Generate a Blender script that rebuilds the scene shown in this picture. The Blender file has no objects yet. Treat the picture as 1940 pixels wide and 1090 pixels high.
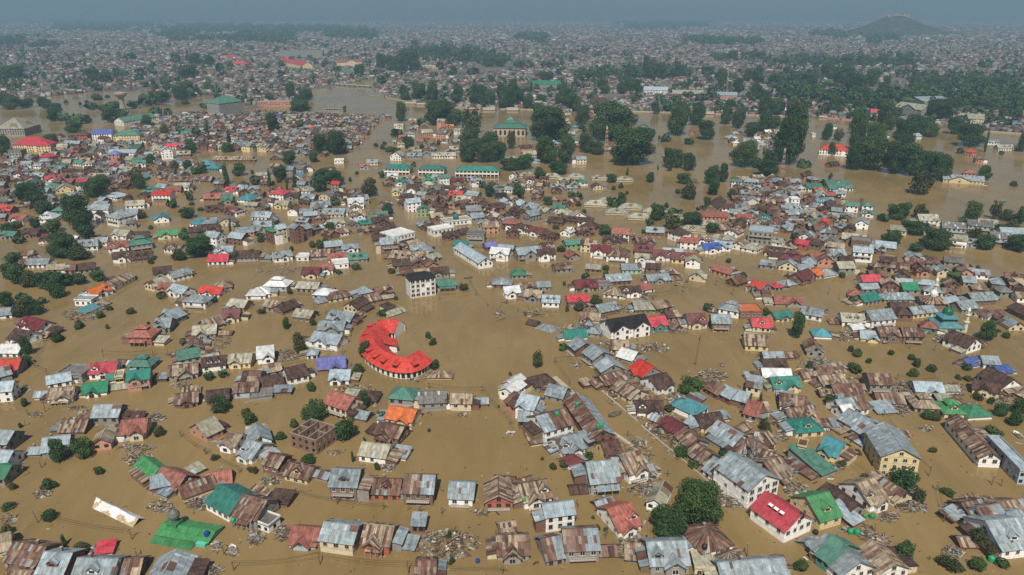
import bpy, math, random
import numpy as np
from mathutils import Vector, Matrix, noise

S = bpy.context.scene
COL = S.collection
# ------------------------------------------------------------------ camera, light, exposure
CAM_H, PITCH, FPX, PW, PH = 145.0, math.radians(20.0), 1440.0, 1940.0, 1090.0
cd = bpy.data.cameras.new('camera'); cam = bpy.data.objects.new('camera', cd); COL.objects.link(cam)
cd.sensor_width = 36.0; cd.lens = 36.0 * FPX / PW; cd.clip_start = 1.0; cd.clip_end = 40000.0
cam.location = (0, 0, CAM_H); cam.rotation_euler = (math.pi / 2 - PITCH, 0, 0)
S.camera = cam
SUN_EL, SUN_AZ = math.radians(52), math.radians(5)      # light travels towards +Y, a little to the right
world = bpy.data.worlds.new('World'); S.world = world; world.use_nodes = True
wt = world.node_tree; wt.nodes.clear()
sky = wt.nodes.new('ShaderNodeTexSky'); sky.sky_type = 'NISHITA'; sky.sun_disc = False
sky.sun_elevation = SUN_EL; sky.sun_rotation = math.pi + SUN_AZ; sky.air_density = 1.2; sky.dust_density = 2.0
bg = wt.nodes.new('ShaderNodeBackground'); bg.inputs['Strength'].default_value = 0.045
wo = wt.nodes.new('ShaderNodeOutputWorld')
wt.links.new(sky.outputs[0], bg.inputs[0]); wt.links.new(bg.outputs[0], wo.inputs[0])
sd = bpy.data.lights.new('sun', 'SUN'); sun = bpy.data.objects.new('sun', sd); COL.objects.link(sun)
sd.energy = 5.0; sd.angle = math.radians(0.6); sd.color = (1.0, 0.935, 0.83)
sun.rotation_euler = Vector((math.sin(SUN_AZ) * math.cos(SUN_EL), math.cos(SUN_AZ) * math.cos(SUN_EL), -math.sin(SUN_EL))).to_track_quat('-Z', 'Y').to_euler()
sun.location = (0, -100, 400)
S.view_settings.view_transform = 'Standard'; S.view_settings.look = 'None'
S.view_settings.exposure = 0.1; S.view_settings.gamma = 1.0; S.view_settings.use_curve_mapping = False
S.render.engine = 'CYCLES'
S.cycles.max_bounces = 4; S.cycles.diffuse_bounces = 2; S.cycles.glossy_bounces = 2; S.cycles.transmission_bounces = 2
S.cycles.volume_bounces = 0; S.cycles.transparent_max_bounces = 4; S.cycles.caustics_reflective = False
S.cycles.use_denoising = False      # a fine grain suits an aerial photograph better than smeared roofs
try: S.cycles.denoiser = 'OPENIMAGEDENOISE'; S.cycles.denoising_prefilter = 'ACCURATE'
except Exception: pass

# ------------------------------------------------------------------ helpers
CP, SP = math.cos(PITCH), math.sin(PITCH)
def at(x, y, z=0.0):
    """the point at height z that the photograph shows at pixel (x, y)"""
    u, v = (x - PW / 2) / FPX, (PH / 2 - y) / FPX
    dx, dy, dz = u, CP + v * SP, -SP + v * CP
    t = (z - CAM_H) / min(dz, -1e-4)
    return Vector((dx * t, dy * t, z))
def px(p):
    X, Y, Z = p[0], p[1], p[2] - CAM_H
    d = Y * CP - Z * SP
    return (PW / 2 + FPX * X / d, PH / 2 - FPX * (Y * SP + Z * CP) / d)
def ppm(p): return FPX / (p[1] * CP + CAM_H * SP)          # photograph pixels per metre near a ground point

def link(o):
    COL.objects.link(o); return o
def empty(name, loc, rz=0.0):
    o = bpy.data.objects.new(name, None); o.location = loc; o.rotation_euler = (0, 0, rz); o.empty_display_size = 1.0
    return link(o)
def tag(o, label=None, cat=None, group=None, kind=None):
    if label: o['label'] = label
    if cat: o['category'] = cat
    if group: o['group'] = group
    if kind: o['kind'] = kind
    return o

class MB:
    """collects faces with a base colour each; build() links them as one mesh object"""
    def __init__(s): s.v, s.f, s.m, s.c, s.uv, s.T = [], [], [], [], [], None
    def face(s, pts, col, m=0, uv=None):
        n = len(s.v)
        if s.T is not None: pts = [s.T @ Vector(p) for p in pts]
        s.v.extend([tuple(p) for p in pts]); s.f.append(tuple(range(n, n + len(pts)))); s.m.append(m); s.c.append(col)
        s.uv.extend(uv if uv else [(0.0, 0.0)] * len(pts))
    def box(s, x0, x1, y0, y1, z0, z1, col, m=0, bottom=False):
        P = [(x0, y0, z0), (x1, y0, z0), (x1, y1, z0), (x0, y1, z0), (x0, y0, z1), (x1, y0, z1), (x1, y1, z1), (x0, y1, z1)]
        q = [(0, 1, 5, 4), (1, 2, 6, 5), (2, 3, 7, 6), (3, 0, 4, 7), (4, 5, 6, 7)] + ([(3, 2, 1, 0)] if bottom else [])
        dz, = (z1 - z0,)
        for k, i in enumerate(q):
            L = (x1 - x0) if k in (0, 2, 4, 5) else (y1 - y0)
            h = dz if k < 4 else (y1 - y0)
            s.face([P[j] for j in i], col, m, [(0, 0), (L, 0), (L, h), (0, h)])
    def bar(s, a, b, w, h, col, m=0):
        a, b = Vector(a), Vector(b); d = (b - a).normalized()
        u = d.cross(Vector((0, 0, 1)))
        u = Vector((1, 0, 0)) if u.length < 1e-3 else u.normalized()
        n = u.cross(d); u, n = u * w / 2, n * h / 2
        A, B = [a - u - n, a + u - n, a + u + n, a - u + n], [b - u - n, b + u - n, b + u + n, b - u + n]
        for i in range(4):
            j = (i + 1) % 4; s.face([A[i], A[j], B[j], B[i]], col, m)
        s.face(A[::-1], col, m); s.face(B, col, m)
    def lathe(s, c, prof, n, col, m=0):
        cx, cy, cz = c
        for (r0, z0), (r1, z1) in zip(prof, prof[1:]):
            for k in range(n):
                a0, a1 = 2 * math.pi * k / n, 2 * math.pi * (k + 1) / n
                p = [(cx + r0 * math.cos(a0), cy + r0 * math.sin(a0), cz + z0), (cx + r0 * math.cos(a1), cy + r0 * math.sin(a1), cz + z0),
                     (cx + r1 * math.cos(a1), cy + r1 * math.sin(a1), cz + z1), (cx + r1 * math.cos(a0), cy + r1 * math.sin(a0), cz + z1)]
                if r1 < 1e-4: p = p[:3]
                if r0 < 1e-4: p = [p[0]] + p[2:]
                s.face(p, col, m)
    def mesh(s, name, mats):
        me = bpy.data.meshes.new(name)
        me.from_pydata(s.v, [], s.f)
        for mt in mats: me.materials.append(mt)
        if len(mats) > 1: me.polygons.foreach_set('material_index', s.m)
        a = me.attributes.new('tint', 'FLOAT_COLOR', 'FACE')
        a.data.foreach_set('color', np.array([(c[0], c[1], c[2], 1.0) for c in s.c], dtype=np.float32).ravel())
        uv = me.uv_layers.new(name='UVMap')
        uv.data.foreach_set('uv', np.array(s.uv, dtype=np.float32).ravel())
        me.update(); return me
    def build(s, name, mats, parent=None):
        o = bpy.data.objects.new(name, s.mesh(name, mats)); link(o)
        if parent is not None: o.parent = parent
        return o

# ------------------------------------------------------------------ materials
def material(name):
    m = bpy.data.materials.new(name); m.use_nodes = True
    nt = m.node_tree; nt.nodes.clear()
    out = nt.nodes.new('ShaderNodeOutputMaterial'); b = nt.nodes.new('ShaderNodeBsdfPrincipled')
    nt.links.new(b.outputs[0], out.inputs[0])
    return m, nt, b
def N(nt, t, **k):
    n = nt.nodes.new(t)
    for a, v in k.items(): setattr(n, a, v)
    return n
def ramp(nt, stops):
    r = nt.nodes.new('ShaderNodeValToRGB'); e = r.color_ramp.elements
    while len(e) < len(stops): e.new(0.5)
    for q, (p, c) in zip(e, stops): q.position = p; q.color = (c[0], c[1], c[2], 1)
    return r
def mix(nt, a, b, fac, mode='MIX'):
    n = nt.nodes.new('ShaderNodeMix'); n.data_type = 'RGBA'; n.blend_type = mode
    for s, v in ((n.inputs[6], a), (n.inputs[7], b), (n.inputs[0], fac)):
        if isinstance(v, (tuple, list)): s.default_value = (v[0], v[1], v[2], 1)
        elif isinstance(v, (int, float)): s.default_value = v
        else: nt.links.new(v, s)
    return n.outputs[2]
def tint_material(name, streak=0.0, dirt=0.35, scale=0.6, rough=0.7, rust=0.0, spec=0.3, course=0.0):
    """base colour from the face's own paint, sheet or render, weathered by stains, streaks and rust"""
    m, nt, b = material(name); L = nt.links.new
    at_ = N(nt, 'ShaderNodeAttribute', attribute_name='tint'); col = at_.outputs['Color']
    geo = N(nt, 'ShaderNodeNewGeometry')
    n1 = N(nt, 'ShaderNodeTexNoise'); n1.inputs['Scale'].default_value = scale; n1.inputs['Detail'].default_value = 5; n1.inputs['Roughness'].default_value = .65
    L(geo.outputs['Position'], n1.inputs['Vector'])
    r1 = ramp(nt, [(0.32, (1 - dirt,) * 3), (0.55, (1, 1, 1)), (0.75, (1 + dirt * .35,) * 3)])
    L(n1.outputs['Fac'], r1.inputs[0]); col = mix(nt, col, r1.outputs[0], 1.0, 'MULTIPLY')
    if streak or course:
        uv = N(nt, 'ShaderNodeUVMap'); mp = N(nt, 'ShaderNodeMapping'); mp.inputs['Scale'].default_value = (3.2, 0.22, 1)
        L(uv.outputs[0], mp.inputs[0])
        n2 = N(nt, 'ShaderNodeTexNoise'); n2.inputs['Scale'].default_value = 1.0; n2.inputs['Detail'].default_value = 3
        L(mp.outputs[0], n2.inputs['Vector'])
        r2 = ramp(nt, [(0.3, (1 - streak,) * 3), (0.52, (1, 1, 1)), (0.75, (1 + streak * .6,) * 3)])
        L(n2.outputs['Fac'], r2.inputs[0]); col = mix(nt, col, r2.outputs[0], 1.0, 'MULTIPLY')
    if rust:
        n3 = N(nt, 'ShaderNodeTexNoise'); n3.inputs['Scale'].default_value = .33; n3.inputs['Detail'].default_value = 8; n3.inputs['Roughness'].default_value = .75
        L(geo.outputs['Position'], n3.inputs['Vector'])
        r3 = ramp(nt, [(0.56, (0, 0, 0)), (0.7, (rust,) * 3)]); L(n3.outputs['Fac'], r3.inputs[0])
        col = mix(nt, col, (0.14, 0.07, 0.045), r3.outputs[0])
    L(col, b.inputs['Base Color'])
    b.inputs['Roughness'].default_value = rough; b.inputs['Specular IOR Level'].default_value = spec
    return m
M = {}
M['sheet'] = tint_material('roof_sheet', streak=.38, dirt=.36, rust=.5, rough=.55)
M['rusty'] = tint_material('rusty_sheet', streak=.5, dirt=.45, rust=.35, rough=.8, spec=.15)
M['paint'] = tint_material('painted_roof', streak=.22, dirt=.34, scale=.5, rough=.5)
M['wall'] = tint_material('wall_render', dirt=.2, scale=.9, rough=.85, spec=.2)
M['trim'] = tint_material('trim', dirt=.15, scale=.9, rough=.7)
M['junk'] = tint_material('debris', dirt=.4, scale=1.2, rough=.85, spec=.2)
M['far'] = tint_material('distant_roofs', dirt=.3, scale=.12, rough=.85, spec=.1)
m_, nt_, b_ = material('window_glass'); b_.inputs['Base Color'].default_value = (.018, .02, .022, 1); b_.inputs['Roughness'].default_value = .25
M['glass'] = m_

def leaf_material(name, c0, c1):
    m, nt, b = material(name); L = nt.links.new
    oi = N(nt, 'ShaderNodeObjectInfo'); at_ = N(nt, 'ShaderNodeAttribute', attribute_name='tint')
    col = mix(nt, c0, c1, at_.outputs['Fac'])
    r = ramp(nt, [(0, (.75, .8, .75)), (.5, (1, 1, 1)), (1, (1.25, 1.15, .95))]); L(oi.outputs['Random'], r.inputs[0])
    col = mix(nt, col, r.outputs[0], 1.0, 'MULTIPLY')
    L(col, b.inputs['Base Color']); b.inputs['Roughness'].default_value = .7; b.inputs['Specular IOR Level'].default_value = .15
    tr = N(nt, 'ShaderNodeBsdfTranslucent'); L(col, tr.inputs['Color'])
    ms = N(nt, 'ShaderNodeMixShader'); ms.inputs[0].default_value = .22
    out = [n for n in nt.nodes if n.type == 'OUTPUT_MATERIAL'][0]
    L(b.outputs[0], ms.inputs[1]); L(tr.outputs[0], ms.inputs[2]); L(ms.outputs[0], out.inputs[0])
    return m
M['leaf'] = leaf_material('leaf_green', (.021, .052, .021), (.085, .14, .048))
M['leaf_bush'] = leaf_material('leaf_bush', (.03, .055, .02), (.085, .125, .04))
M['leaf_olive'] = leaf_material('leaf_olive', (.035, .05, .02), (.11, .115, .045))
m_, nt_, b_ = material('bark'); L_ = nt_.links.new
n_ = N(nt_, 'ShaderNodeTexNoise'); n_.inputs['Scale'].default_value = 3; r_ = ramp(nt_, [(.3, (.05, .038, .028)), (.7, (.14, .11, .085))])
L_(n_.outputs['Fac'], r_.inputs[0]); L_(r_.outputs[0], b_.inputs['Base Color']); b_.inputs['Roughness'].default_value = .9; M['bark'] = m_

# ------------------------------------------------------------------ water, land, far hills
m_, nt_, b_ = material('muddy_water'); L_ = nt_.links.new
g_ = N(nt_, 'ShaderNodeNewGeometry')
na = N(nt_, 'ShaderNodeTexNoise'); na.inputs['Scale'].default_value = .012; na.inputs['Detail'].default_value = 6; na.inputs['Roughness'].default_value = .6
nb = N(nt_, 'ShaderNodeTexNoise'); nb.inputs['Scale'].default_value = .09; nb.inputs['Detail'].default_value = 5; nb.inputs['Distortion'].default_value = 1.5
mpn = N(nt_, 'ShaderNodeMapping'); mpn.inputs['Rotation'].default_value = (0, 0, .5); mpn.inputs['Scale'].default_value = (1, .28, 1); L_(g_.outputs['Position'], mpn.inputs['Vector'])
L_(g_.outputs['Position'], na.inputs['Vector']); L_(mpn.outputs[0], nb.inputs['Vector'])
ra = ramp(nt_, [(.3, (.19, .13, .053)), (.5, (.227, .158, .067)), (.7, (.256, .18, .08))]); L_(na.outputs['Fac'], ra.inputs[0])
rb = ramp(nt_, [(.3, (.89, .89, .87)), (.55, (1, 1, 1)), (.8, (1.09, 1.08, 1.06))]); L_(nb.outputs['Fac'], rb.inputs[0])
L_(mix(nt_, ra.outputs[0], rb.outputs[0], 1.0, 'MULTIPLY'), b_.inputs['Base Color'])
rr_ = ramp(nt_, [(.38, (.06,) * 3), (.5, (.13,) * 3), (.62, (.3,) * 3)]); L_(na.outputs['Fac'], rr_.inputs[0]); L_(rr_.outputs[0], b_.inputs['Roughness']); b_.inputs['IOR'].default_value = 1.33; b_.inputs['Specular IOR Level'].default_value = .36
nc = N(nt_, 'ShaderNodeTexNoise'); nc.inputs['Scale'].default_value = .5; nc.inputs['Detail'].default_value = 4
L_(g_.outputs['Position'], nc.inputs['Vector'])
bu = N(nt_, 'ShaderNodeBump'); bu.inputs['Strength'].default_value = .12; bu.inputs['Distance'].default_value = .25
L_(nc.outputs['Fac'], bu.inputs['Height']); L_(bu.outputs[0], b_.inputs['Normal'])
M['water'] = m_
mb = MB(); mb.face([(-12500, -60, 0), (12500, -60, 0), (12500, 15000, 0), (-12500, 15000, 0)], (.3, .2, .1))
tag(mb.build('flood_water', [M['water']]), kind='structure')

m_, nt_, b_ = material('city_ground'); L_ = nt_.links.new
g_ = N(nt_, 'ShaderNodeNewGeometry'); na = N(nt_, 'ShaderNodeTexNoise'); na.inputs['Scale'].default_value = .006; na.inputs['Detail'].default_value = 8; na.inputs['Roughness'].default_value = .7
L_(g_.outputs['Position'], na.inputs['Vector'])
ra = ramp(nt_, [(.35, (.035, .05, .03)), (.5, (.1, .09, .07)), (.65, (.17, .145, .11))]); L_(na.outputs['Fac'], ra.inputs[0])
L_(ra.outputs[0], b_.inputs['Base Color']); b_.inputs['Roughness'].default_value = .95; M['land'] = m_
LAND = [(-420, 196), (80, 184), (200, 172), (330, 178), (430, 184), (480, 205), (560, 192), (596, 168), (660, 158), (712, 150), (712, 172), (735, 186), (800, 198), (900, 206),
        (1250, 213), (1560, 223), (1800, 245), (2400, 285)]
pts = [at(x, y, .35) for x, y in LAND] + [Vector((12000, 14500, .35)), Vector((-12000, 14500, .35))]
import bmesh
from mathutils.geometry import tessellate_polygon
bm = bmesh.new(); bv = [bm.verts.new(p) for p in pts]
for tri in tessellate_polygon([[Vector((p.x, p.y, 0)) for p in pts]]):
    try: bm.faces.new([bv[k] for k in tri])
    except ValueError: pass
# the bank drops below the water line
ring = [bm.verts.new(Vector((p.x, p.y, -1))) for p in pts[:len(LAND)]]
bm.verts.ensure_lookup_table()
for i in range(len(LAND) - 1): bm.faces.new([bm.verts[i], bm.verts[i + 1], ring[i + 1], ring[i]])
me = bpy.data.meshes.new('land'); bm.to_mesh(me); bm.free(); me.materials.append(M['land'])
tag(link(bpy.data.objects.new('land', me)), kind='structure')

g = MB(); rng = random.Random(4)
for (xa, ya), (xb, yb) in zip(LAND[7:], LAND[8:]):
    A_, B_ = at(xa, ya + .6), at(xb, yb + .6); n_ = max(1, int((B_ - A_).length / 40))
    for k in range(n_):
        if rng.random() < .8: g.bar(A_.lerp(B_, k / n_) + Vector((0, 0, .5)), A_.lerp(B_, (k + .97) / n_) + Vector((0, 0, .5)), 1.2, 2.4, jit((.42, .33, .25), rng, .2) if 0 else (.42 * rng.uniform(.8, 1.2), .33 * rng.uniform(.85, 1.1), .25))
tag(g.build('river_embankment', [M['wall']]), kind='structure')

# far range behind the haze, and the fort hill
m_, nt_, b_ = material('hill_scrub'); L_ = nt_.links.new
g_ = N(nt_, 'ShaderNodeNewGeometry'); na = N(nt_, 'ShaderNodeTexNoise'); na.inputs['Scale'].default_value = .02; na.inputs['Detail'].default_value = 8
L_(g_.outputs['Position'], na.inputs['Vector'])
ra = ramp(nt_, [(.35, (.016, .026, .016)), (.58, (.04, .045, .028)), (.75, (.11, .09, .06))]); L_(na.outputs['Fac'], ra.inputs[0])
L_(ra.outputs[0], b_.inputs['Base Color']); b_.inputs['Roughness'].default_value = .95; M['hill'] = m_
def sheet(name, fn, nu, nv, mat):
    V = [fn(i / nu, j / nv) for j in range(nv + 1) for i in range(nu + 1)]
    F = [(j * (nu + 1) + i, j * (nu + 1) + i + 1, (j + 1) * (nu + 1) + i + 1, (j + 1) * (nu + 1) + i) for j in range(nv) for i in range(nu)]
    me = bpy.data.meshes.new(name); me.from_pydata(V, [], F); me.materials.append(mat)
    me.polygons.foreach_set('use_smooth', [True] * len(F))
    return tag(link(bpy.data.objects.new(name, me)), kind='structure')
def range_fn(u, v):
    x = -11500 + 23000 * u; y = 12000 + 1500 * v
    h = (340 + 90 * noise.noise(Vector((x * .0005, 3, 0)))) * math.sin(math.pi * min(1, v * 1.0 + .0) * .5) if v < 1 else 340
    return (x, y, -1 + h * (1 if v > 0 else 0))
sheet('hills', range_fn, 80, 8, M['hill'])
hp = at(1690, 66) - Vector((0, 430, 0))
def hill_fn(u, v):
    X, Y = (u - .5) * 900, (v - .5) * 900
    sx = 1.0 if X < 0 else .82
    # main cone with a flat summit, a lower shoulder to the right
    r = math.hypot(X * sx, Y * .9)
    prof = [(0, 122), (45, 117), (85, 96), (150, 62), (230, 31), (330, 9), (430, -2), (900, -4)]
    z = -4
    for (r0, z0), (r1, z1) in zip(prof, prof[1:]):
        if r0 <= r <= r1: z = z0 + (z1 - z0) * (r - r0) / (r1 - r0); break
    r2 = math.hypot((X - 190) * .7, Y * 1.0); z = max(z, 52 * math.exp(-(r2 / 130) ** 2) - 4)
    n = noise.fractal(Vector((X * .012, Y * .012, 1)), 1.0, 2.0, 5)
    return (hp.x + X, hp.y + 430 + Y, z + n * 7 * (0.3 if r < 60 else 1.0) * (1 if z > 0 else 0))
sheet('fort_hill', hill_fn, 90, 90, M['hill'])
# ------------------------------------------------------------------ houses
R0 = random.Random(7)
def jit(c, rng, a=.12):
    k = 1 + rng.uniform(-a, a); return (c[0] * k, c[1] * k, c[2] * k)
ROOF = {'r': (.145, .08, .06), 't': (.25, .295, .32), 'R': (.56, .035, .022), 'Q': (.55, .045, .075), 'G': (.028, .20, .105), 'T': (.022, .19, .155), 'L': (.06, .24, .09),
        'A': (.07, .26, .31), 'B': (.05, .10, .36), 'U': (.16, .17, .42), 'M': (.145, .028, .034), 'S': (.33, .115, .09), 'O': (.60, .15, .04), 'N': (.085, .052, .043),
        'K': (.022, .019, .021), 'W': (.62, .64, .65), 'c': (.36, .345, .265), 'l': (.34, .42, .47), 'Y': (.25, .30, .335), 'X': (.33, .27, .2), 'g': (.16, .155, .15), 'D': (.085, .2, .155)}
RWORD = {'r': 'rusty brown', 't': 'grey tin', 'R': 'bright red', 'Q': 'pinkish red', 'G': 'green', 'T': 'teal green', 'L': 'grass green', 'A': 'steel blue', 'B': 'deep blue', 'U': 'purple blue',
         'M': 'maroon', 'S': 'salmon red', 'O': 'orange', 'N': 'dark brown', 'K': 'black', 'W': 'white', 'c': 'pale cream', 'l': 'light blue', 'Y': 'half rusted tin', 'X': 'rust streaked cream', 'g': 'dark grey', 'D': 'dull green'}
WALL = {'w': (.82, .81, .78), 'c': (.64, .55, .39), 'b': (.19, .105, .078), 'g': (.27, .26, .24), 'p': (.50, .26, .19), 'y': (.68, .56, .31), 'd': (.2, .135, .095), 's': (.37, .12, .08),
        't': (.09, .22, .19), 'a': (.36, .42, .48), 'm': (.3, .55, .44), 'v': (.26, .35, .2)}
WWORD = {'w': 'white', 'c': 'cream', 'b': 'brick', 'g': 'grey', 'p': 'pink', 'y': 'yellow', 'd': 'timber', 's': 'salmon', 't': 'green', 'a': 'pale blue', 'm': 'mint', 'v': 'pale green'}
FWORD = {'p': 'ridged', 'g': 'gabled', 'x': 'cross-gabled', 'h': 'hipped', 'f': 'flat', 's': 'lean-to'}
RMAT = {'r': 'rusty', 'X': 'rusty', 'Y': 'sheet', 't': 'sheet', 'c': 'sheet', 'l': 'sheet', 'N': 'rusty', 'S': 'rusty', 'g': 'sheet'}

def palette(rc, rng):
    base = ROOF[rc]; k0 = rng.uniform(.8, 1.15); memo = {}; fade = rng.uniform(0, .22) if rc in 'RQGTLABMSO' else 0
    gy = (.3, .29, .27); base = tuple(b * (1 - fade) + g * fade * .7 for b, g in zip(base, gy))
    cream = (.34, .275, .195); rb = (.145, .08, .06); split = rng.uniform(.3, .7); side = rng.random() < .5
    pc = rng.uniform(.06, .45) if rc == 'r' else rng.uniform(.45, .7); spot = rng.random() < .3; patch = (rng.random(), rng.random(), rng.uniform(.15, .4), rng.uniform(.15, .5))
    def f(u, v, i, j):
        if rc in 'rXN' or (rc == 'Y' and ((u < split) == side)):
            if i not in memo: memo[i] = rng.random()
            p = pc if rc != 'N' else .03
            if rc == 'Y': p = .15
            c = cream if (memo[i] * .72 + rng.random() * .28) < p else ((.2, .125, .095) if memo[i] > .72 else (.1, .055, .045) if memo[i] > .56 else rb) if rc != 'N' else base
            if rc != 'N' and rng.random() < .1: c = (.25, .2, .16)
            if rc == 'r' and rng.random() < .04: c = ROOF['t']
            return jit(c, rng, .28)
        if rc in 'tcgY':
            c = base
            if abs(u - patch[0]) < patch[2] * .5 and abs(v - patch[1]) < patch[3] * .5 and spot: c = (rb if rc != 'c' else (.22, .19, .14))
            elif rng.random() < .06: c = jit(ROOF['l'], rng)
            elif rng.random() < .025: c = rb
            return jit((c[0] * k0, c[1] * k0, c[2] * k0), rng, .2)
        return jit((base[0] * k0, base[1] * k0, base[2] * k0), rng, .1)
    return f

def slope(mb, a, b, c, d, pal, rng, m=0, su=.85, sv=2.2, thick=.12, trim=None):
    """a roof plane a-b (eaves, left to right), d-c (ridge): overlapping sheets, each with its own lie, on a boarded underside"""
    a, b, c, d = Vector(a), Vector(b), Vector(c), Vector(d)
    n = (b - a).cross(d - a)
    if n.length < 1e-6: n = (c - a).cross(d - a)
    n = n.normalized()
    if n.z < 0: n = -n
    W, Hh = max((b - a).length, (c - d).length), max(((d - a) + (c - b)).length / 2, .1)
    nu, nv = max(1, int(W / su + .5)), max(1, int(Hh / sv + .5))
    def P(u, v):
        lo, hi = a.lerp(b, u), d.lerp(c, u); return lo.lerp(hi, v)
    for j in range(nv):
        for i in range(nu):
            u0, u1, v0, v1 = i / nu, (i + 1) / nu, j / nv, (j + 1) / nv
            e0, e1 = (.045 + rng.uniform(0, .05), .012 + rng.uniform(0, .02)) if su < 3 else (.02, .02)
            q = [P(u0, v0) + n * e0, P(u1, v0) + n * (e0 + rng.uniform(-.015, .015)), P(u1, v1) + n * e1, P(u0, v1) + n * e1]
            mb.face(q, pal((u0 + u1) / 2, (v0 + v1) / 2, i, j), m, [(u0 * W, v0 * Hh), (u1 * W, v0 * Hh), (u1 * W, v1 * Hh), (u0 * W, v1 * Hh)])
    und = (.07, .055, .045) if trim is None else trim
    A, B, C_, D_ = a - n * thick, b - n * thick, c - n * thick, d - n * thick
    mb.face([A, D_, C_, B], und, m)
    mb.face([A, B, b, a], und, m); mb.face([B, C_, c, b], und, m); mb.face([A, a, d, D_], und, m)

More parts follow.
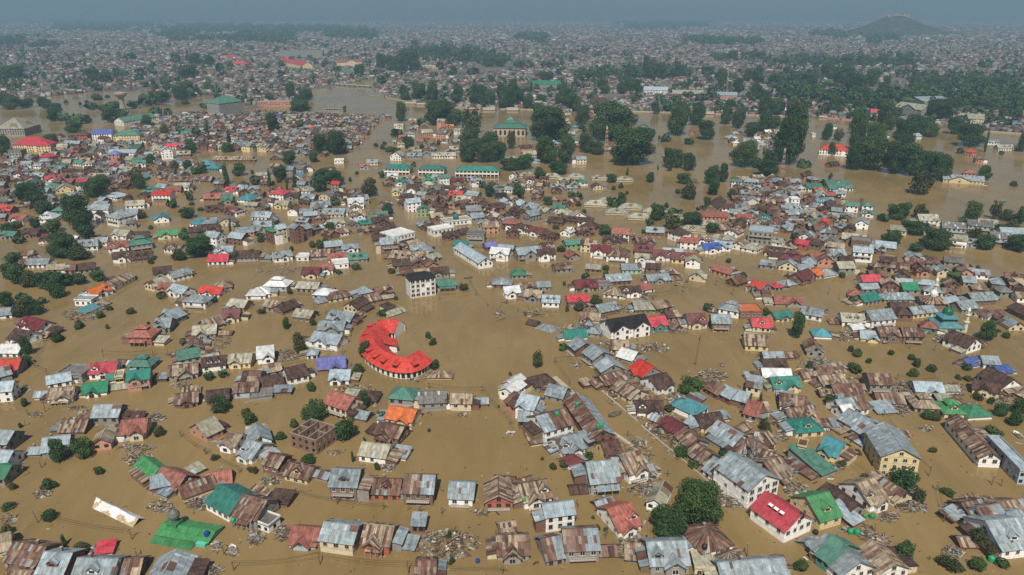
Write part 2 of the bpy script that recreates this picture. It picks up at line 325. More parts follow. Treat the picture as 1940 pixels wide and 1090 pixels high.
def house_parts(W, D, h, rt, rc, wc, fl, rng, su=.85, sv=2.2):
    """-> dict of part name -> list of (mesh builder, material keys), windows as (x, y, z, rot, sx, sz)"""
    out = {'wall': MB(), 'roof': MB(), 'dormer': [], 'porch': None, 'chimney': None, 'gable': None, 'annex': None, 'lantern': None, 'win': []}
    wall, roof = out['wall'], out['roof']
    wcol = jit(WALL[wc], rng, .1); pal = palette(rc, rng); x, y = W / 2, D / 2
    wall.box(-x, x, -y, y, -1.5, h, wcol, 0)
    for k in range(1, int(h // 2.5) + 1):                        # string courses
        z = h - 2.5 * k
        if z > .4: wall.box(-x - .07, x + .07, -y - .07, y + .07, z - .1, z + .12, jit(wcol, rng, .2), 0)
    wall.box(-x - .05, x + .05, -y - .05, y + .05, h - .28, h - .02, (wcol[0] * .8, wcol[1] * .8, wcol[2] * .8), 0)
    o = .5; trim = (.5, .5, .48) if ('e' in fl or (rc in 'TGRQKBA' and rng.random() < .6)) else None
    S_ = lambda *q: slope(roof, *q, pal, rng, 0, su, sv, .13, trim)
    pitch = rng.uniform(.52, .66) if 'o' not in fl else .3
    gab = []
    if rt in 'px':
        r = pitch * y; e = -pitch * o
        S_((-x - o, -y - o, h + e), (x + o, -y - o, h + e), (x + o, 0, h + r), (-x - o, 0, h + r))
        S_((x + o, y + o, h + e), (-x - o, y + o, h + e), (-x - o, 0, h + r), (x + o, 0, h + r))
        for s in (-1, 1): wall.face([(s * x, -y, h), (s * x, y, h), (s * x, 0, h + r - .14)][::s], wcol, 0)
        roof.bar((-x - o, 0, h + r + .05), (x + o, 0, h + r + .05), .3, .12, pal(.5, .5, 1, 1), 0)
        if r > 2.2:
            out['win'] += [(s * (x + .0), 0, h + r * .38, s, 1.0, .9) for s in (-1, 1)]
    elif rt == 'g':
        r = min(pitch * x, 4.6); k = r / x; e = -k * o
        S_((-x - o, y + o, h + e), (-x - o, -y - o, h + e), (0, -y - o, h + r), (0, y + o, h + r))
        if 'q' in fl: slope(roof, (x + o, -y - o, h + e), (x + o, y + o, h + e), (0, y + o, h + r), (0, -y - o, h + r), palette('t', rng), rng, 0, su, sv, .13, trim)
        else: S_((x + o, -y - o, h + e), (x + o, y + o, h + e), (0, y + o, h + r), (0, -y - o, h + r))
        for s in (-1, 1): wall.face([(-x, s * y, h), (x, s * y, h), (0, s * y, h + r - .14)][::-s], wcol, 0)
        roof.bar((0, -y - o, h + r + .05), (0, y + o, h + r + .05), .3, .12, pal(.5, .5, 1, 1), 0)
        if r > 2:
            out['win'].append((0, -y, h + r * .36, 0, 1.15, 1.0))
    elif rt == 'h':
        r = pitch * min(x, y) * 1.02; q = max(0.0, x - y) if x > y else 0; qy = max(0.0, y - x)
        X, Y = x + o, y + o; e = -pitch * o
        if x >= y:
            S_((-X, -Y, h + e), (X, -Y, h + e), (q, 0, h + r), (-q, 0, h + r)); S_((X, Y, h + e), (-X, Y, h + e), (-q, 0, h + r), (q, 0, h + r))
            S_((X, -Y, h + e), (X, Y, h + e), (q, 0, h + r), (q, 0, h + r)); S_((-X, Y, h + e), (-X, -Y, h + e), (-q, 0, h + r), (-q, 0, h + r))
        else:
            S_((-X, Y, h + e), (-X, -Y, h + e), (0, -qy, h + r), (0, qy, h + r)); S_((X, -Y, h + e), (X, Y, h + e), (0, qy, h + r), (0, -qy, h + r))
            S_((-X, -Y, h + e), (X, -Y, h + e), (0, -qy, h + r), (0, -qy, h + r)); S_((X, Y, h + e), (-X, Y, h + e), (0, qy, h + r), (0, qy, h + r))
    elif rt == 'f':
        roof.box(-x - .25, x + .25, -y - .25, y + .25, h, h + .3, pal(.5, .5, 0, 0), 0)
        for a in ((-x - .25, x + .25, -y - .25, -y - .05), (-x - .25, x + .25, y + .05, y + .25), (-x - .25, -x - .05, -y - .04, y + .04), (x + .05, x + .25, -y - .04, y + .04)):
            roof.box(a[0], a[1], a[2], a[3], h + .3, h + .85, wcol, 0)
    elif rt == 's':
        r = .22 * D
        S_((-x - o, -y - o, h), (x + o, -y - o, h), (x + o, y + o, h + r), (-x - o, y + o, h + r))
        wall.face([(-x, y, h), (x, y, h), (x, y, h + r - .1), (-x, y, h + r - .1)], wcol, 0)
        for s in (-1, 1): wall.face([(s * x, -y, h), (s * x, y, h), (s * x, y, h + r - .1)], wcol, 0)
    if rt == 'x':                                              # front gable wing
        g = MB(); w = max(2.2, W * rng.uniform(.2, .27)); cx = rng.uniform(-.18, .18) * W; yo = -y - rng.uniform(.9, 1.6)
        rr = min(pitch * 1.25 * w, r * .93); ym = -(r - rr) / pitch if pitch else 0
        g.box(cx - w, cx + w, yo, -y + .05, -1.5, h, jit(wcol, rng, .06), 0)
        g.face([(cx - w, yo, h), (cx + w, yo, h), (cx, yo, h + rr - .14)], wcol, 0)
        k = rr / w; e2 = -k * .5
        slope(g, (cx - w - .5, -y + .3, h + e2), (cx - w - .5, yo - .6, h + e2), (cx, yo - .6, h + rr), (cx, ym, h + rr), pal, rng, 1, su, sv, .12, trim)
        slope(g, (cx + w + .5, yo - .6, h + e2), (cx + w + .5, -y + .3, h + e2), (cx, ym, h + rr), (cx, yo - .6, h + rr), pal, rng, 1, su, sv, .12, trim)
        out['gable'] = g
        if h > 1.6: out['win'].append((cx, yo, max(.9, h - 1.45), 0, 1.5, 1.15))
        out['win'].append((cx, yo, h + rr * .34, 0, .95, .8))
        skip = (cx - w, cx + w)
    else: skip = (9, 9)
    nd = 2 if 'd2' in fl else 3 if 'd3' in fl else 1 if 'd' in fl else 0
    if nd and rt in 'phx':
        pt = r / y if rt != 'h' else pitch
        for i in range(nd):
            dm = MB(); cx = W * ((i + 1) / (nd + 1) - .5) * (1.05 if rt != 'h' else .7); y0 = -y * .72; z0 = h + (y + y0) * pt; hw = .95 if nd > 1 else 1.35
            if rt == 'x': cx = (W * .3) * (1 if skip[0] < 0 and skip[1] < W * .25 else -1)
            zt = z0 + 1.15; rr = hw * .8; yb = -y + (zt - h) / pt; yr = -y + (zt + rr - h) / pt
            dm.face([(cx - hw, y0, z0 - .1), (cx + hw, y0, z0 - .1), (cx + hw, y0, zt), (cx, y0, zt + rr), (cx - hw, y0, zt)], wcol, 0)
            for s in (-1, 1): dm.face([(cx + s * hw, y0, z0 - .1), (cx + s * hw, yb, zt), (cx + s * hw, y0, zt)], wcol, 0)
            dm.box(cx - hw * .55, cx + hw * .55, y0 - .06, y0 + .02, z0 + .25, zt - .1, (.03, .03, .035), 0)
            slope(dm, (cx - hw - .3, yb, zt - .25), (cx - hw - .3, y0 - .4, zt - .25), (cx, y0 - .4, zt + rr), (cx, yr, zt + rr), pal, rng, 1, su, sv, .08, trim)
            slope(dm, (cx + hw + .3, y0 - .4, zt - .25), (cx + hw + .3, yb, zt - .25), (cx, yr, zt + rr), (cx, y0 - .4, zt + rr), pal, rng, 1, su, sv, .08, trim)
            out['dormer'].append(dm)
    if 'z' in fl:                                              # a later, lower room against a side or the back, under its own odd sheets
        a = MB(); p2 = palette(rng.choice('rrttcNXY'), rng); s = rng.choice((-1, 1)); aw = rng.uniform(2.2, 4); ad = D * rng.uniform(.45, .85); ya = rng.uniform(-.5, .5) * (D - ad); ha = max(.7, h * rng.uniform(.45, .85)); x0, x1 = sorted((s * (x + .03), s * (x + aw)))
        a.box(x0, x1, ya - ad / 2, ya + ad / 2, -1.5, ha, jit(WALL[rng.choice('bgwdc')], rng, .1), 0)
        zi, zo = ha + .75, ha + .12; L_, R_ = (zo, zi) if s < 0 else (zi, zo); e = .35
        q = [(x0 - (e if s < 0 else 0), ya - ad / 2 - e, L_), (x1 + (e if s > 0 else 0), ya - ad / 2 - e, R_), (x1 + (e if s > 0 else 0), ya + ad / 2 + e, R_), (x0 - (e if s < 0 else 0), ya + ad / 2 + e, L_)]
        if s > 0: slope(a, q[1], q[2], q[3], q[0], p2, rng, 1, su, sv, .1)
        else: slope(a, q[3], q[0], q[1], q[2], p2, rng, 1, su, sv, .1)
        for yy in (ya - ad / 2, ya + ad / 2): a.face([(x0, yy, ha), (x1, yy, ha), (x1, yy, R_ - .1), (x0, yy, L_ - .1)], jit(WALL['d'], rng, .1), 0)
        out['annex'] = a
    if 't' in fl and rt in 'h' and min(W, D) > 7:               # a small raised second roof
        a = MB(); w2, d2 = W * .22, D * .2; zb = h + r * .62
        a.box(-w2, w2, -d2, d2, zb - 1, zb + .9, wcol, 0); e = .5; rr = .55 * d2
        P4 = [(-w2 - e, -d2 - e, zb + .8), (w2 + e, -d2 - e, zb + .8), (w2 + e, d2 + e, zb + .8), (-w2 - e, d2 + e, zb + .8)]; Q4 = [(-w2 * .4, 0, zb + 1 + rr), (w2 * .4, 0, zb + 1 + rr), (w2 * .4, 0, zb + 1 + rr), (-w2 * .4, 0, zb + 1 + rr)]
        for i in range(4): slope(a, P4[i], P4[(i + 1) % 4], Q4[(i + 1) % 4], Q4[i], pal, rng, 1, su, sv, .09, trim)
        out['lantern'] = a
    if 'l' in fl and h > 2.2:                                   # lean-to roof on posts along the front
        p = MB(); z1 = min(h - .5, 3.1); x0, x1 = -x * rng.uniform(.5, 1), x * rng.uniform(.5, 1)
        slope(p, (x0, -y - 2.1, z1 - .75), (x1, -y - 2.1, z1 - .75), (x1, -y - .02, z1), (x0, -y - .02, z1), pal, rng, 1, su, sv, .1)
        for i in range(4):
            xx = x0 + .2 + (x1 - x0 - .4) * i / 3; p.box(xx - .1, xx + .1, -y - 2.0, -y - 1.8, -1.2, z1 - .78, jit((.3, .26, .2), rng), 0)
        out['porch'] = p
    if 'b' in fl and h > 2.2:                                   # balcony slab with rail
        p = MB(); z1 = h - 2.75 if h > 3.4 else .35; x0, x1 = -x * .8, x * .8
        p.box(x0, x1, -y - 1.3, -y - .02, z1 - .12, z1 + .06, jit((.4, .38, .34), rng), 0, True)
        p.box(x0, x1, -y - 1.3, -y - 1.22, z1 + .85, z1 + .95, (.35, .3, .25), 0, True)
        for i in range(8):
            xx = x0 + (x1 - x0 - .08) * i / 7; p.box(xx, xx + .08, -y - 1.29, -y - 1.23, z1 + .06, z1 + .85, (.35, .3, .25), 0)
        out['porch'] = p if out['porch'] is None else out['porch']
    if 'k' in fl or (rt in 'pxh' and rng.random() < .22):
        c = MB(); cx, cy = rng.uniform(-.3, .3) * W, rng.uniform(.1, .2) * D; zt = h + (r * .8 if rt in 'pxh' else 1) + .9
        c.box(cx - .35, cx + .35, cy - .35, cy + .35, h, zt, jit((.24, .13, .1), rng), 0); c.box(cx - .42, cx + .42, cy - .42, cy + .42, zt + .001, zt + .14, (.3, .28, .25), 0, True)
        out['chimney'] = c
    # windows in rows under the eaves
    if h > 1.35 and 'n' not in fl:
        rows = max(1, min(4, int((h + .9) // 2.5))) if h > 2.3 else 1
        for k in range(rows):
            z = h - 1.3 - 2.5 * k
            if z < .55: continue
            nx = max(2, int(W / 2.7)); ny = max(1, int(D / 3.6))
            for i in range(nx):
                xx = W * ((i + .5) / nx - .5)
                if skip[0] - .8 < xx < skip[1] + .8 or rng.random() < .06: continue
                out['win'].append((xx, -y, z, 0, rng.choice((1, 1, 1.25)) * (1.5 if 'W' in fl else 1), 1.3 if 'W' in fl else 1))
            for s in (-1, 1):
                for i in range(ny):
                    if rng.random() < .85: out['win'].append((s * x, D * ((i + .5) / ny - .5), z, s, 1, 1))
    return out

WINMESH = []
for fc in ((.5, .48, .44), (.16, .09, .06), (.33, .3, .26)):
    w = MB(); fw = .11
    for a in ((-.62, -.62 + fw, -.7, .7), (.62 - fw, .62, -.7, .7), (-.62 + fw, .62 - fw, .7 - fw, .7), (-.62 + fw, .62 - fw, -.7, -.7 + fw), (-.04, .04, -.7 + fw, .7 - fw)):
        w.box(a[0], a[1], -.07, 0, a[2], a[3], fc, 0, True)
    w.face([(-.51, -.015, -.59), (.51, -.015, -.59), (.51, -.015, .59), (-.51, -.015, .59)], (.02, .02, .02), 1)
    w.box(-.7, .7, -.14, -.075, -.8, -.705, fc, 0, True)
    WINMESH.append(w.mesh('window', [M['trim'], M['glass']]))

THINGS = []          # (object, look, category, pixel) waiting for a label
def add_house(cx, cy, rz, W, D, h, rt, rc, wc, fl, seed, name='house', cat='house', group='flooded houses', label=None):
    rng = random.Random(seed); h = h * .93 if h > 1 else h
    P = house_parts(W, D, h, rt, rc, wc, fl, rng)
    root = empty(name, (cx, cy, 0), rz); rm = M[RMAT.get(rc, 'paint')]
    P['wall'].build('wall', [M['wall']], root); roof_o = P['roof'].build('roof', [rm], root)
    if P['gable']: P['gable'].build('front_gable', [M['wall'], rm], root)
    for d in P['dormer']: d.build('dormer', [M['wall'], rm], roof_o)
    if P['annex']: P['annex'].build('annex', [M['wall'], M['sheet']], root)
    if P['lantern']: P['lantern'].build('roof_lantern', [M['wall'], rm], roof_o)
    if P['porch']: P['porch'].build('porch', [M['trim'], rm], root)
    if P['chimney']: P['chimney'].build('chimney', [M['trim']], roof_o)
    wm = WINMESH[rng.randrange(3)]
    for (x, y, z, s, sx, sz) in P['win']:
        o = bpy.data.objects.new('window', wm); link(o); o.parent = root
        o.location = (x + s * .004, y - (.004 if s == 0 else 0), z); o.rotation_euler = (0, 0, s * math.pi / 2); o.scale = (sx, 1, sz)
    tag(root, label, cat, group)
    if label is None:
        st = '' if h < 2.2 else ('two-storey ' if h >= 4.4 else '')
        look = (st, RWORD[rc], FWORD[rt], WWORD[wc], bool(P['dormer']))
        THINGS.append((root, 'house', look, px((cx, cy, 1.5))))
    return root
def stuff_house(mb, cx, cy, rz, W, D, h, rt, rc, wc, fl, seed):
    """the same house, cheaper, joined into one mass (mesh builder with materials wall, rusty, sheet, paint, glass)"""
    rng = random.Random(seed); P = house_parts(W, D, h, rt, rc, wc, fl, rng, 2.6, 3.2)
    T = Matrix.Translation((cx, cy, 0)) @ Matrix.Rotation(rz, 4, 'Z'); ri = {'rusty': 1, 'sheet': 2, 'paint': 3}[RMAT.get(rc, 'paint')]
    mb.T = T
    def put(b, remap):
        i = 0
        for f, m, c in zip(b.f, b.m, b.c):
            mb.face([b.v[k] for k in f], c, remap[m], [b.uv[k] for k in f])
    put(P['wall'], [0]); put(P['roof'], [ri])
    if P['gable']: put(P['gable'], [0, ri])
    for d in P['dormer']: put(d, [0, ri])
    if P['annex']: put(P['annex'], [0, 2])
    for (x, y, z, s, sx, sz) in P['win']:
        w = MB(); w.box(-.55 * sx, .55 * sx, -.05, .02, -.6 * sz, .6 * sz, (.03, .03, .033), 4)
        mb.T = T @ Matrix.Translation((x, y, z)) @ Matrix.Rotation(s * math.pi / 2, 4, 'Z'); put(w, {4: 4})
        mb.T = T
    mb.T = None
# ------------------------------------------------------------------ what stands where
# every row: left and right end of a front's foot in the photograph (tile coordinates), depth m, height above water m, roof form, roof, wall, extras
TILES = {'A': (0, 500, 3.634), 'B': (0, 790, 3.634), 'C': (480, 790, 3.634), 'D': (960, 790, 3.634), 'E': (1440, 790, 3.634), 'F': (480, 500, 3.634), 'G': (960, 500, 3.634), 'H': (1440, 500, 3.634),
         'I': (0, 200, 3.634), 'J': (480, 200, 3.634), 'K': (960, 200, 3.634), 'L': (1440, 200, 3.634), 'M': (0, 0, 3.88), 'N': (480, 0, 3.88), 'O': (960, 0, 3.88), 'P': (1440, 0, 3.88), 'Z': (0, 0, 1)}
HOUSES = """
A 120 455 265 495 10 3 x M w d
A 50 560 155 582 11 3.5 x N w
A -20 640 125 642 9 2 p W w
A -20 775 128 768 9 3.2 x R g
A -30 832 92 800 8 3 p t g
A -40 960 95 948 8 4.8 p l w
A 640 250 785 205 9 3 x O w d
A 515 290 635 294 7 3.2 f t w
A 790 192 938 112 9 3 p r w
A 320 62 440 58 8 2 p r g
A 448 80 522 74 8 3 p r p
A 545 72 660 58 9 2.4 p N g
A 190 32 330 28 9 2.5 p t w
A 1060 108 1190 92 10 3 x N g
A 1195 128 1330 92 9 2.8 p t w
A 995 178 1066 196 11 3.2 g c c
A 1072 192 1200 212 8 2.4 x S p b
A 1152 214 1258 242 9 3 x l w
A 1362 216 1510 232 9 2 x R w
A 1256 302 1418 312 9 3.8 h t w b
A 1482 192 1600 180 9 2 h r g
A 1692 248 1830 246 10 2.6 h W w
A 1560 318 1680 332 9 2.6 x c p
A 1532 410 1648 404 10 2.6 x M c
A 1195 428 1290 385 10 3.2 p t g
A 1105 392 1235 400 9 2.6 p t w
A 1065 482 1172 478 10 3.2 x t g d
A 875 566 1052 568 10 5 h S s lb
A 1425 470 1552 432 9 2.2 p r d
A 1325 520 1490 508 9 2.4 x c g
A 1265 612 1400 596 9 1.2 g r b
A 1162 812 1368 788 9 2.8 x X g l
A 1392 752 1560 732 9 3 p N w d2
A 1232 690 1388 660 9 2 p D g
A 1572 722 1728 718 9 2.8 x c y
A 1612 930 1780 918 8 3 p r a
A 1722 950 1880 930 6 1.6 f g g
A 1202 1002 1368 980 9 2.2 x r d
A 1422 980 1580 962 9 2.4 x N b
A 612 802 800 788 10 3 x Q w d
A 880 878 1040 860 9 5 x T p b
A 565 925 740 903 9 1.8 x G w
A 738 828 798 818 6 1.6 p T w
A 800 832 856 824 6 3 f c y
A 872 738 1038 742 9 2.6 h D g
A 402 812 572 824 9 3.6 f g g
A 330 868 498 836 8 2.6 p l w
A 325 970 505 958 9 2.6 x X w l
A -40 388 88 372 9 2 p t w
A 585 350 700 300 6 .4 s A g n
A 160 30 300 -5 8 2.2 p r g
B 290 295 478 270 10 3 x l g k
B 640 242 772 226 10 3 g X p
B 400 128 580 125 9 1.6 p r d
B 632 58 822 54 9 3.6 p t g
B 832 168 1010 150 10 3 x S c b
B -70 242 58 252 9 4 p t g
B -70 380 52 386 9 3.4 p l w
B -70 474 36 480 9 3 p G g
B 1042 470 1180 408 12 2.6 g L w
B 1046 545 1178 520 6 2.6 s l s
B 1212 548 1380 440 11 2.2 g S b
B 1265 592 1500 505 8 1.8 p r c
B 1425 500 1598 468 8 1.1 p S p n
B 1415 642 1576 732 12 3.2 p T w e
B 1608 738 1772 784 11 4 p r g bl
B 30 1050 252 1088 10 3 p r g l
B 262 1158 450 1166 10.5 4.2 p t s d
B 490 1190 770 1196 10.5 3.2 p t w d
B 975 1262 1255 1250 13 3.2 g t w
B 800 1135 960 1128 8 2 p r d
B -60 985 80 950 9 2 p r y
B 660 962 775 948 4.5 .9 s Q w n
B 1430 182 1545 126 11 3 p c p
B 1530 232 1622 252 9 2.6 x X w
B 1635 300 1735 332 11 2.6 x t w d
C 525 582 718 590 11 6 p t d bd
C 815 572 1005 580 9 2.6 p r s d
C 1030 610 1240 617 11 5 p Y d b
C 1340 612 1512 620 10 3 p t w b
C 1590 640 1790 636 11 2.8 g X s b
C 240 902 430 918 9 1.6 x S a
C 455 932 690 964 10 4.6 p t c e
C 740 936 938 958 10 3.6 x X s l
C 1680 996 1902 988 10 2.2 x r g b
C 1090 800 1180 802 5 2.6 s t b
C 722 306 912 332 9 2.8 p c w s
C 830 168 1000 206 9 3.6 x r b l
C 905 62 1092 92 10 3.6 x O c
C 210 434 372 470 8 2.2 p r y d
C 62 380 172 410 8 3.6 p r b
C 130 378 225 330 6 3 s t b
C -20 250 135 215 10 3.8 g t w
C -130 745 -10 790 10 4 p r g
C 20 770 110 805 5 2.4 f g w
C 1115 1160 1250 1158 9 2.2 p r g
C 860 300 990 240 5 .6 f c c n
D 120 642 315 602 11 3 x X w d
D 260 192 462 132 13 5.4 p Y w
D 388 292 546 250 11 2.4 x t w d
D 575 545 785 526 13 4.8 p t g l
D 460 384 545 342 7 2 h M w
D 842 466 970 430 13 4 x r w b
D 690 310 800 290 10 2.2 p r y
D 770 838 930 786 13 2.6 x S w d
D 955 640 1070 672 11 3 g c w
D 1340 1004 1560 940 12 3.4 h r w b
D 985 1092 1260 1084 12 3.4 x t g d
D 1440 1052 1640 1064 8 1.2 h r g
D 1290 1085 1430 1090 7 2 f c c
D 1480 1190 1830 1158 9 2.5 p t g
D 400 1012 640 1000 11 4.6 p Y g b
D 275 1040 398 1016 11 2.6 p Y g
D 265 800 470 772 7 6 p l w
D 1342 395 1462 480 10 2.4 p t w
D 1232 270 1330 345 9 1.6 p r d
D 1150 150 1240 235 9 1.6 p r g
D 1040 80 1160 138 9 1.4 x M g
D 1552 244 1682 190 12 2.8 g t w
D 1580 290 1805 268 9 2.2 h r w
D 1335 112 1502 84 9 2.6 x N y
D 1225 70 1302 104 7 2 p l g
D 80 90 150 92 8 3.8 p t b
D 1700 330 1830 380 9 2 p X g
D 1640 240 1740 300 8 2 x r c
D 560 230 600 215 6 3 s t g
E 240 150 440 132 10 2.6 h T c d
E 390 282 516 336 11 3.6 x A y
E 245 290 302 304 5 5 f c y
E 425 436 522 396 15 1.8 s D g
E 690 156 836 110 11 3.4 g t c
E 768 225 930 182 10 3.4 g t c
E 112 480 226 440 13 2.6 p X c l
E -20 250 110 210 9 2.2 p r c
E 215 60 400 25 9 1.8 x r c
E 1500 352 1652 360 27 4 g r w
E 600 702 722 664 13 2.2 g N g
E 755 664 878 620 13 3.2 x X w d
E 925 608 1052 570 9 1.6 g r c
E 636 776 712 736 9 1.4 s l b
E 370 1020 470 1090 13 3.6 p D t
E 545 1168 784 1104 13 3.6 g t w
E 800 1142 1022 1100 10 3 g X w
E 1655 992 1885 966 16 3.6 p t w d
E 1570 812 1720 780 11 2.8 p Y w
E 1450 730 1580 700 9 2 p r d
E 0 1170 200 1144 9 2.4 p t w
E 1770 470 1860 474 22 5 f l a
E 590 50 660 38 9 3 p W w
E 1700 730 1830 700 9 1.8 p X c
E 1760 800 1850 770 8 2.2 p t g
J 1243 908 1388 882 10 4.6 f W w
J 1195 870 1262 852 8 2 p N b
J 1010 905 1085 890 8 2 p r b d
J 1080 985 1160 965 8 1.8 x X b
J 845 800 930 790 8 2.2 x r b
J 905 865 985 850 8 2 p N g
J 1165 1040 1245 1020 8 2 p t g
J 1215 1085 1300 1062 8 2 x c g
J 1435 905 1500 890 8 2.4 p N b
J 1040 655 1110 640 8 2 p N b
J 1085 720 1150 700 8 2 x r b
J 905 700 960 690 8 1.8 p r g
J 640 690 720 680 8 2.4 x N b
J 660 620 740 610 8 2 x r d
F 30 696 145 684 11 3 x W w
F 65 186 232 192 10 3.2 h W a b
F -10 242 118 232 9 2.4 h W w
F 290 192 442 200 9 2.4 p c g
F 405 242 542 250 9 2.8 h W a
F 330 102 450 102 10 2.6 x M c
F 442 76 550 70 9 2.6 x S w
F 545 40 660 30 9 3 f W w
F 520 272 682 242 9 2.2 h r c
F 620 326 712 346 11 3 g N c
F 752 292 890 262 8 2 p r d
F 850 240 970 222 8 2.6 x r b d
F 730 232 830 212 8 2 h t g
F 60 322 165 342 8 3 p X g
F 205 358 322 312 8 2.6 p N b
F 268 386 390 402 9 2.2 p c d
F 500 408 662 440 10 2.8 x t g d
F 440 488 622 492 10 2.8 x t g
F 388 575 580 605 10 3.6 x l w b
F 368 656 442 652 6 2 h l w
F 440 752 640 732 11 1.6 x U b
F 520 832 660 832 9 2.4 x l w
F 485 1032 645 1086 10 5.2 p S c b
F 700 965 850 972 8 2 h N g
F 925 986 1102 1002 10 4.4 h D g b
F 1140 1022 1332 1012 10 4 p g g k
F 1355 1012 1502 1016 8 3.6 p X c
F 1258 190 1398 182 8 3.4 p D p l
F 1222 102 1350 94 9 3 x N g
F 1010 92 1130 84 9 2.2 p r d
F 960 40 1080 32 9 2.4 p N g
F 1190 798 1372 798 6 1.2 h X y n
F 935 374 1050 334 6 .8 p c c n
F 245 842 388 808 10 3.4 p N w
F 50 882 215 852 9 2 p N d
F 80 782 200 758 8 2 p r g
F -80 850 40 850 9 3 p r a
F 1640 165 1780 168 9 2.4 h t b
F 1755 1010 1800 1050 10 3.8 p t p
F 1690 930 1790 960 10 4 g W w
F 30 880 70 780 5 1 s t g n
G -10 242 98 232 9 3 x W w
G 32 106 142 102 8 2.4 h G g
G 120 190 215 186 8 2 x r g
G 212 188 302 184 7 2.4 p t g
G 115 264 230 276 9 3.4 x r g b
G 240 300 362 306 9 3 p l w d2
G 420 296 566 290 8 3 x Q b b
G 472 198 632 190 10 2.6 x M g d
G 632 182 722 180 7 2.4 f g g
G 690 152 862 140 9 2.8 p t b
G 792 70 930 70 9 2.8 p t m
G 932 50 1030 44 9 2 x W y
G 662 232 790 246 9 2.4 h X w b
G 795 236 930 230 9 3 x N w d
G 930 206 1022 190 9 2 h S w
G 972 140 1130 132 9 2 x t g
G 1102 90 1190 88 8 2 h r b
G 1400 60 1530 100 9 2.6 p S p
G 1580 166 1662 142 8 2.2 p r b
G 1660 196 1745 226 9 4.4 x R g
G 640 372 782 342 9 3 p t b
G 880 340 1032 335 9 2 p c d
G 1034 342 1132 320 9 2.4 p r d
G 984 476 1112 462 10 3.6 x Q t b
G 1112 400 1190 388 8 2.2 p r g
G 1122 462 1222 440 7 1 x r g
G 1250 450 1380 446 11 3 x M c d
G 1408 468 1542 472 9 5 p t b b
G 1452 352 1596 380 9 4 h t w
G 1600 386 1760 386 11 4.2 f O b
G 1690 468 1830 470 9 3 p Q c d
G 1638 598 1802 606 11 3 p X y
G 190 444 312 476 7 .3 h t g n
G 500 402 640 412 9 1.8 x X c
G 450 490 642 512 9 2.4 h t g d
G 402 536 560 520 8 1.6 p T w
G 415 596 472 646 10 3.6 p t b b
G 515 660 592 716 11 4 p t g b
G 602 752 648 806 11 4 p t g
G 712 612 850 620 9 2 p X c
G 752 660 862 694 9 2 p W g
G 835 762 930 826 11 3.2 x R g
G 680 872 842 822 9 2.4 p r d
G 850 972 982 926 12 2.6 g X c
G 1040 906 1156 866 11 3 x N w
G 895 1052 1080 1056 9 2.2 x N w d
G 1290 1088 1392 1030 12 3.2 h A w
G 1360 892 1450 942 8 2.6 p r b
G 1448 932 1532 976 8 3 p l b
G 1536 972 1642 1002 8 3 p l b b
G 1640 902 1738 922 10 4 p t c b
G 1625 1066 1720 1092 11 2.4 p S g
G 200 882 342 850 9 2.6 h N t l
G 60 1056 182 1086 11 5 x l w
G -20 1005 52 1055 10 4 p r p
G -30 880 40 905 9 4 g W w
G 260 932 382 962 9 2.4 p t g
G 1490 60 1540 100 6 2 s t g
H 100 186 162 180 7 2 h Q g
H 20 250 110 252 8 1.8 p r g
H 100 292 302 300 9 1.6 x S g
H 110 402 232 386 8 2 x T y
H 262 372 422 402 9 3 p t w b
H 370 516 496 522 8 1.6 h A w
H 318 638 442 646 11 2.6 g r g e
H 0 470 70 474 8 2.4 p Q c
H 290 156 380 112 10 3.4 x M b
H 168 166 256 152 7 1.2 h t g
H 360 112 440 96 8 2.2 p O c
H 440 102 526 86 8 1.4 h t w
H 540 76 652 74 9 4 p c g b
H 708 150 840 146 9 2.6 p Q w
H 700 196 822 192 7 2 p t g
H 600 236 702 250 8 2 h S d
H 718 292 832 272 9 2.6 p T g
H 560 432 722 442 10 3 p c w d2
H 762 446 936 430 11 4.4 p t w b
H 822 548 962 546 9 4 x r d b
H 980 552 1126 558 9 4.4 p r d b
H 690 532 822 546 9 1.6 x l y
H 1100 464 1222 482 8 2.4 h S t
H 1050 380 1220 362 8 2.8 p t y
H 850 266 1080 266 8 2 h t g
H 900 352 1032 362 10 2.4 p N d
H 1420 626 1522 592 12 3.6 g N w
H 1440 726 1532 706 7 1.4 p B w
H 1534 722 1650 728 8 2.4 p t w
H 1650 776 1742 766 7 1.4 p B g
H 1484 802 1660 896 10 3 p N w
H 1452 896 1642 932 8 2.8 x N y
H 750 892 906 896 10 4.4 p r g b
H 1070 902 1270 912 9 1.8 x l w
H 1060 1024 1242 1032 10 2.4 h X g
H 1264 1062 1422 1066 10 2.2 h L c d
H 1430 1082 1602 1072 9 1.8 h G w
H 812 972 1002 972 8 .8 p r g n
H 812 1042 942 1032 7 .6 s l g n
H 20 828 222 832 9 2.6 x W w
H 92 892 286 882 9 2.4 x T y d
H 130 1014 312 1038 11 2.8 x r w
H -20 1070 78 1052 8 2.6 p r c
H 30 690 172 688 8 2 p t g
H 30 740 192 736 8 2 x N g
H 415 806 592 772 9 2.2 x r w
H 432 872 602 850 9 2.2 x X y
H 522 942 712 932 10 2 p r d
H 562 1066 752 1034 10 2.8 x Y w
H 1110 300 1280 300 9 2.4 p r g
H 1290 310 1380 290 8 2.4 p l g
H 1385 350 1500 335 9 3 p t g
H 1460 290 1630 280 9 3 p t b
H 1530 385 1620 375 8 2 x r w
H 1610 395 1700 385 8 2 x r d
H 1690 330 1830 400 9 3 p N d
H 640 470 720 460 6 1.2 p W w
H 440 350 470 352 5 1 f g g
"""
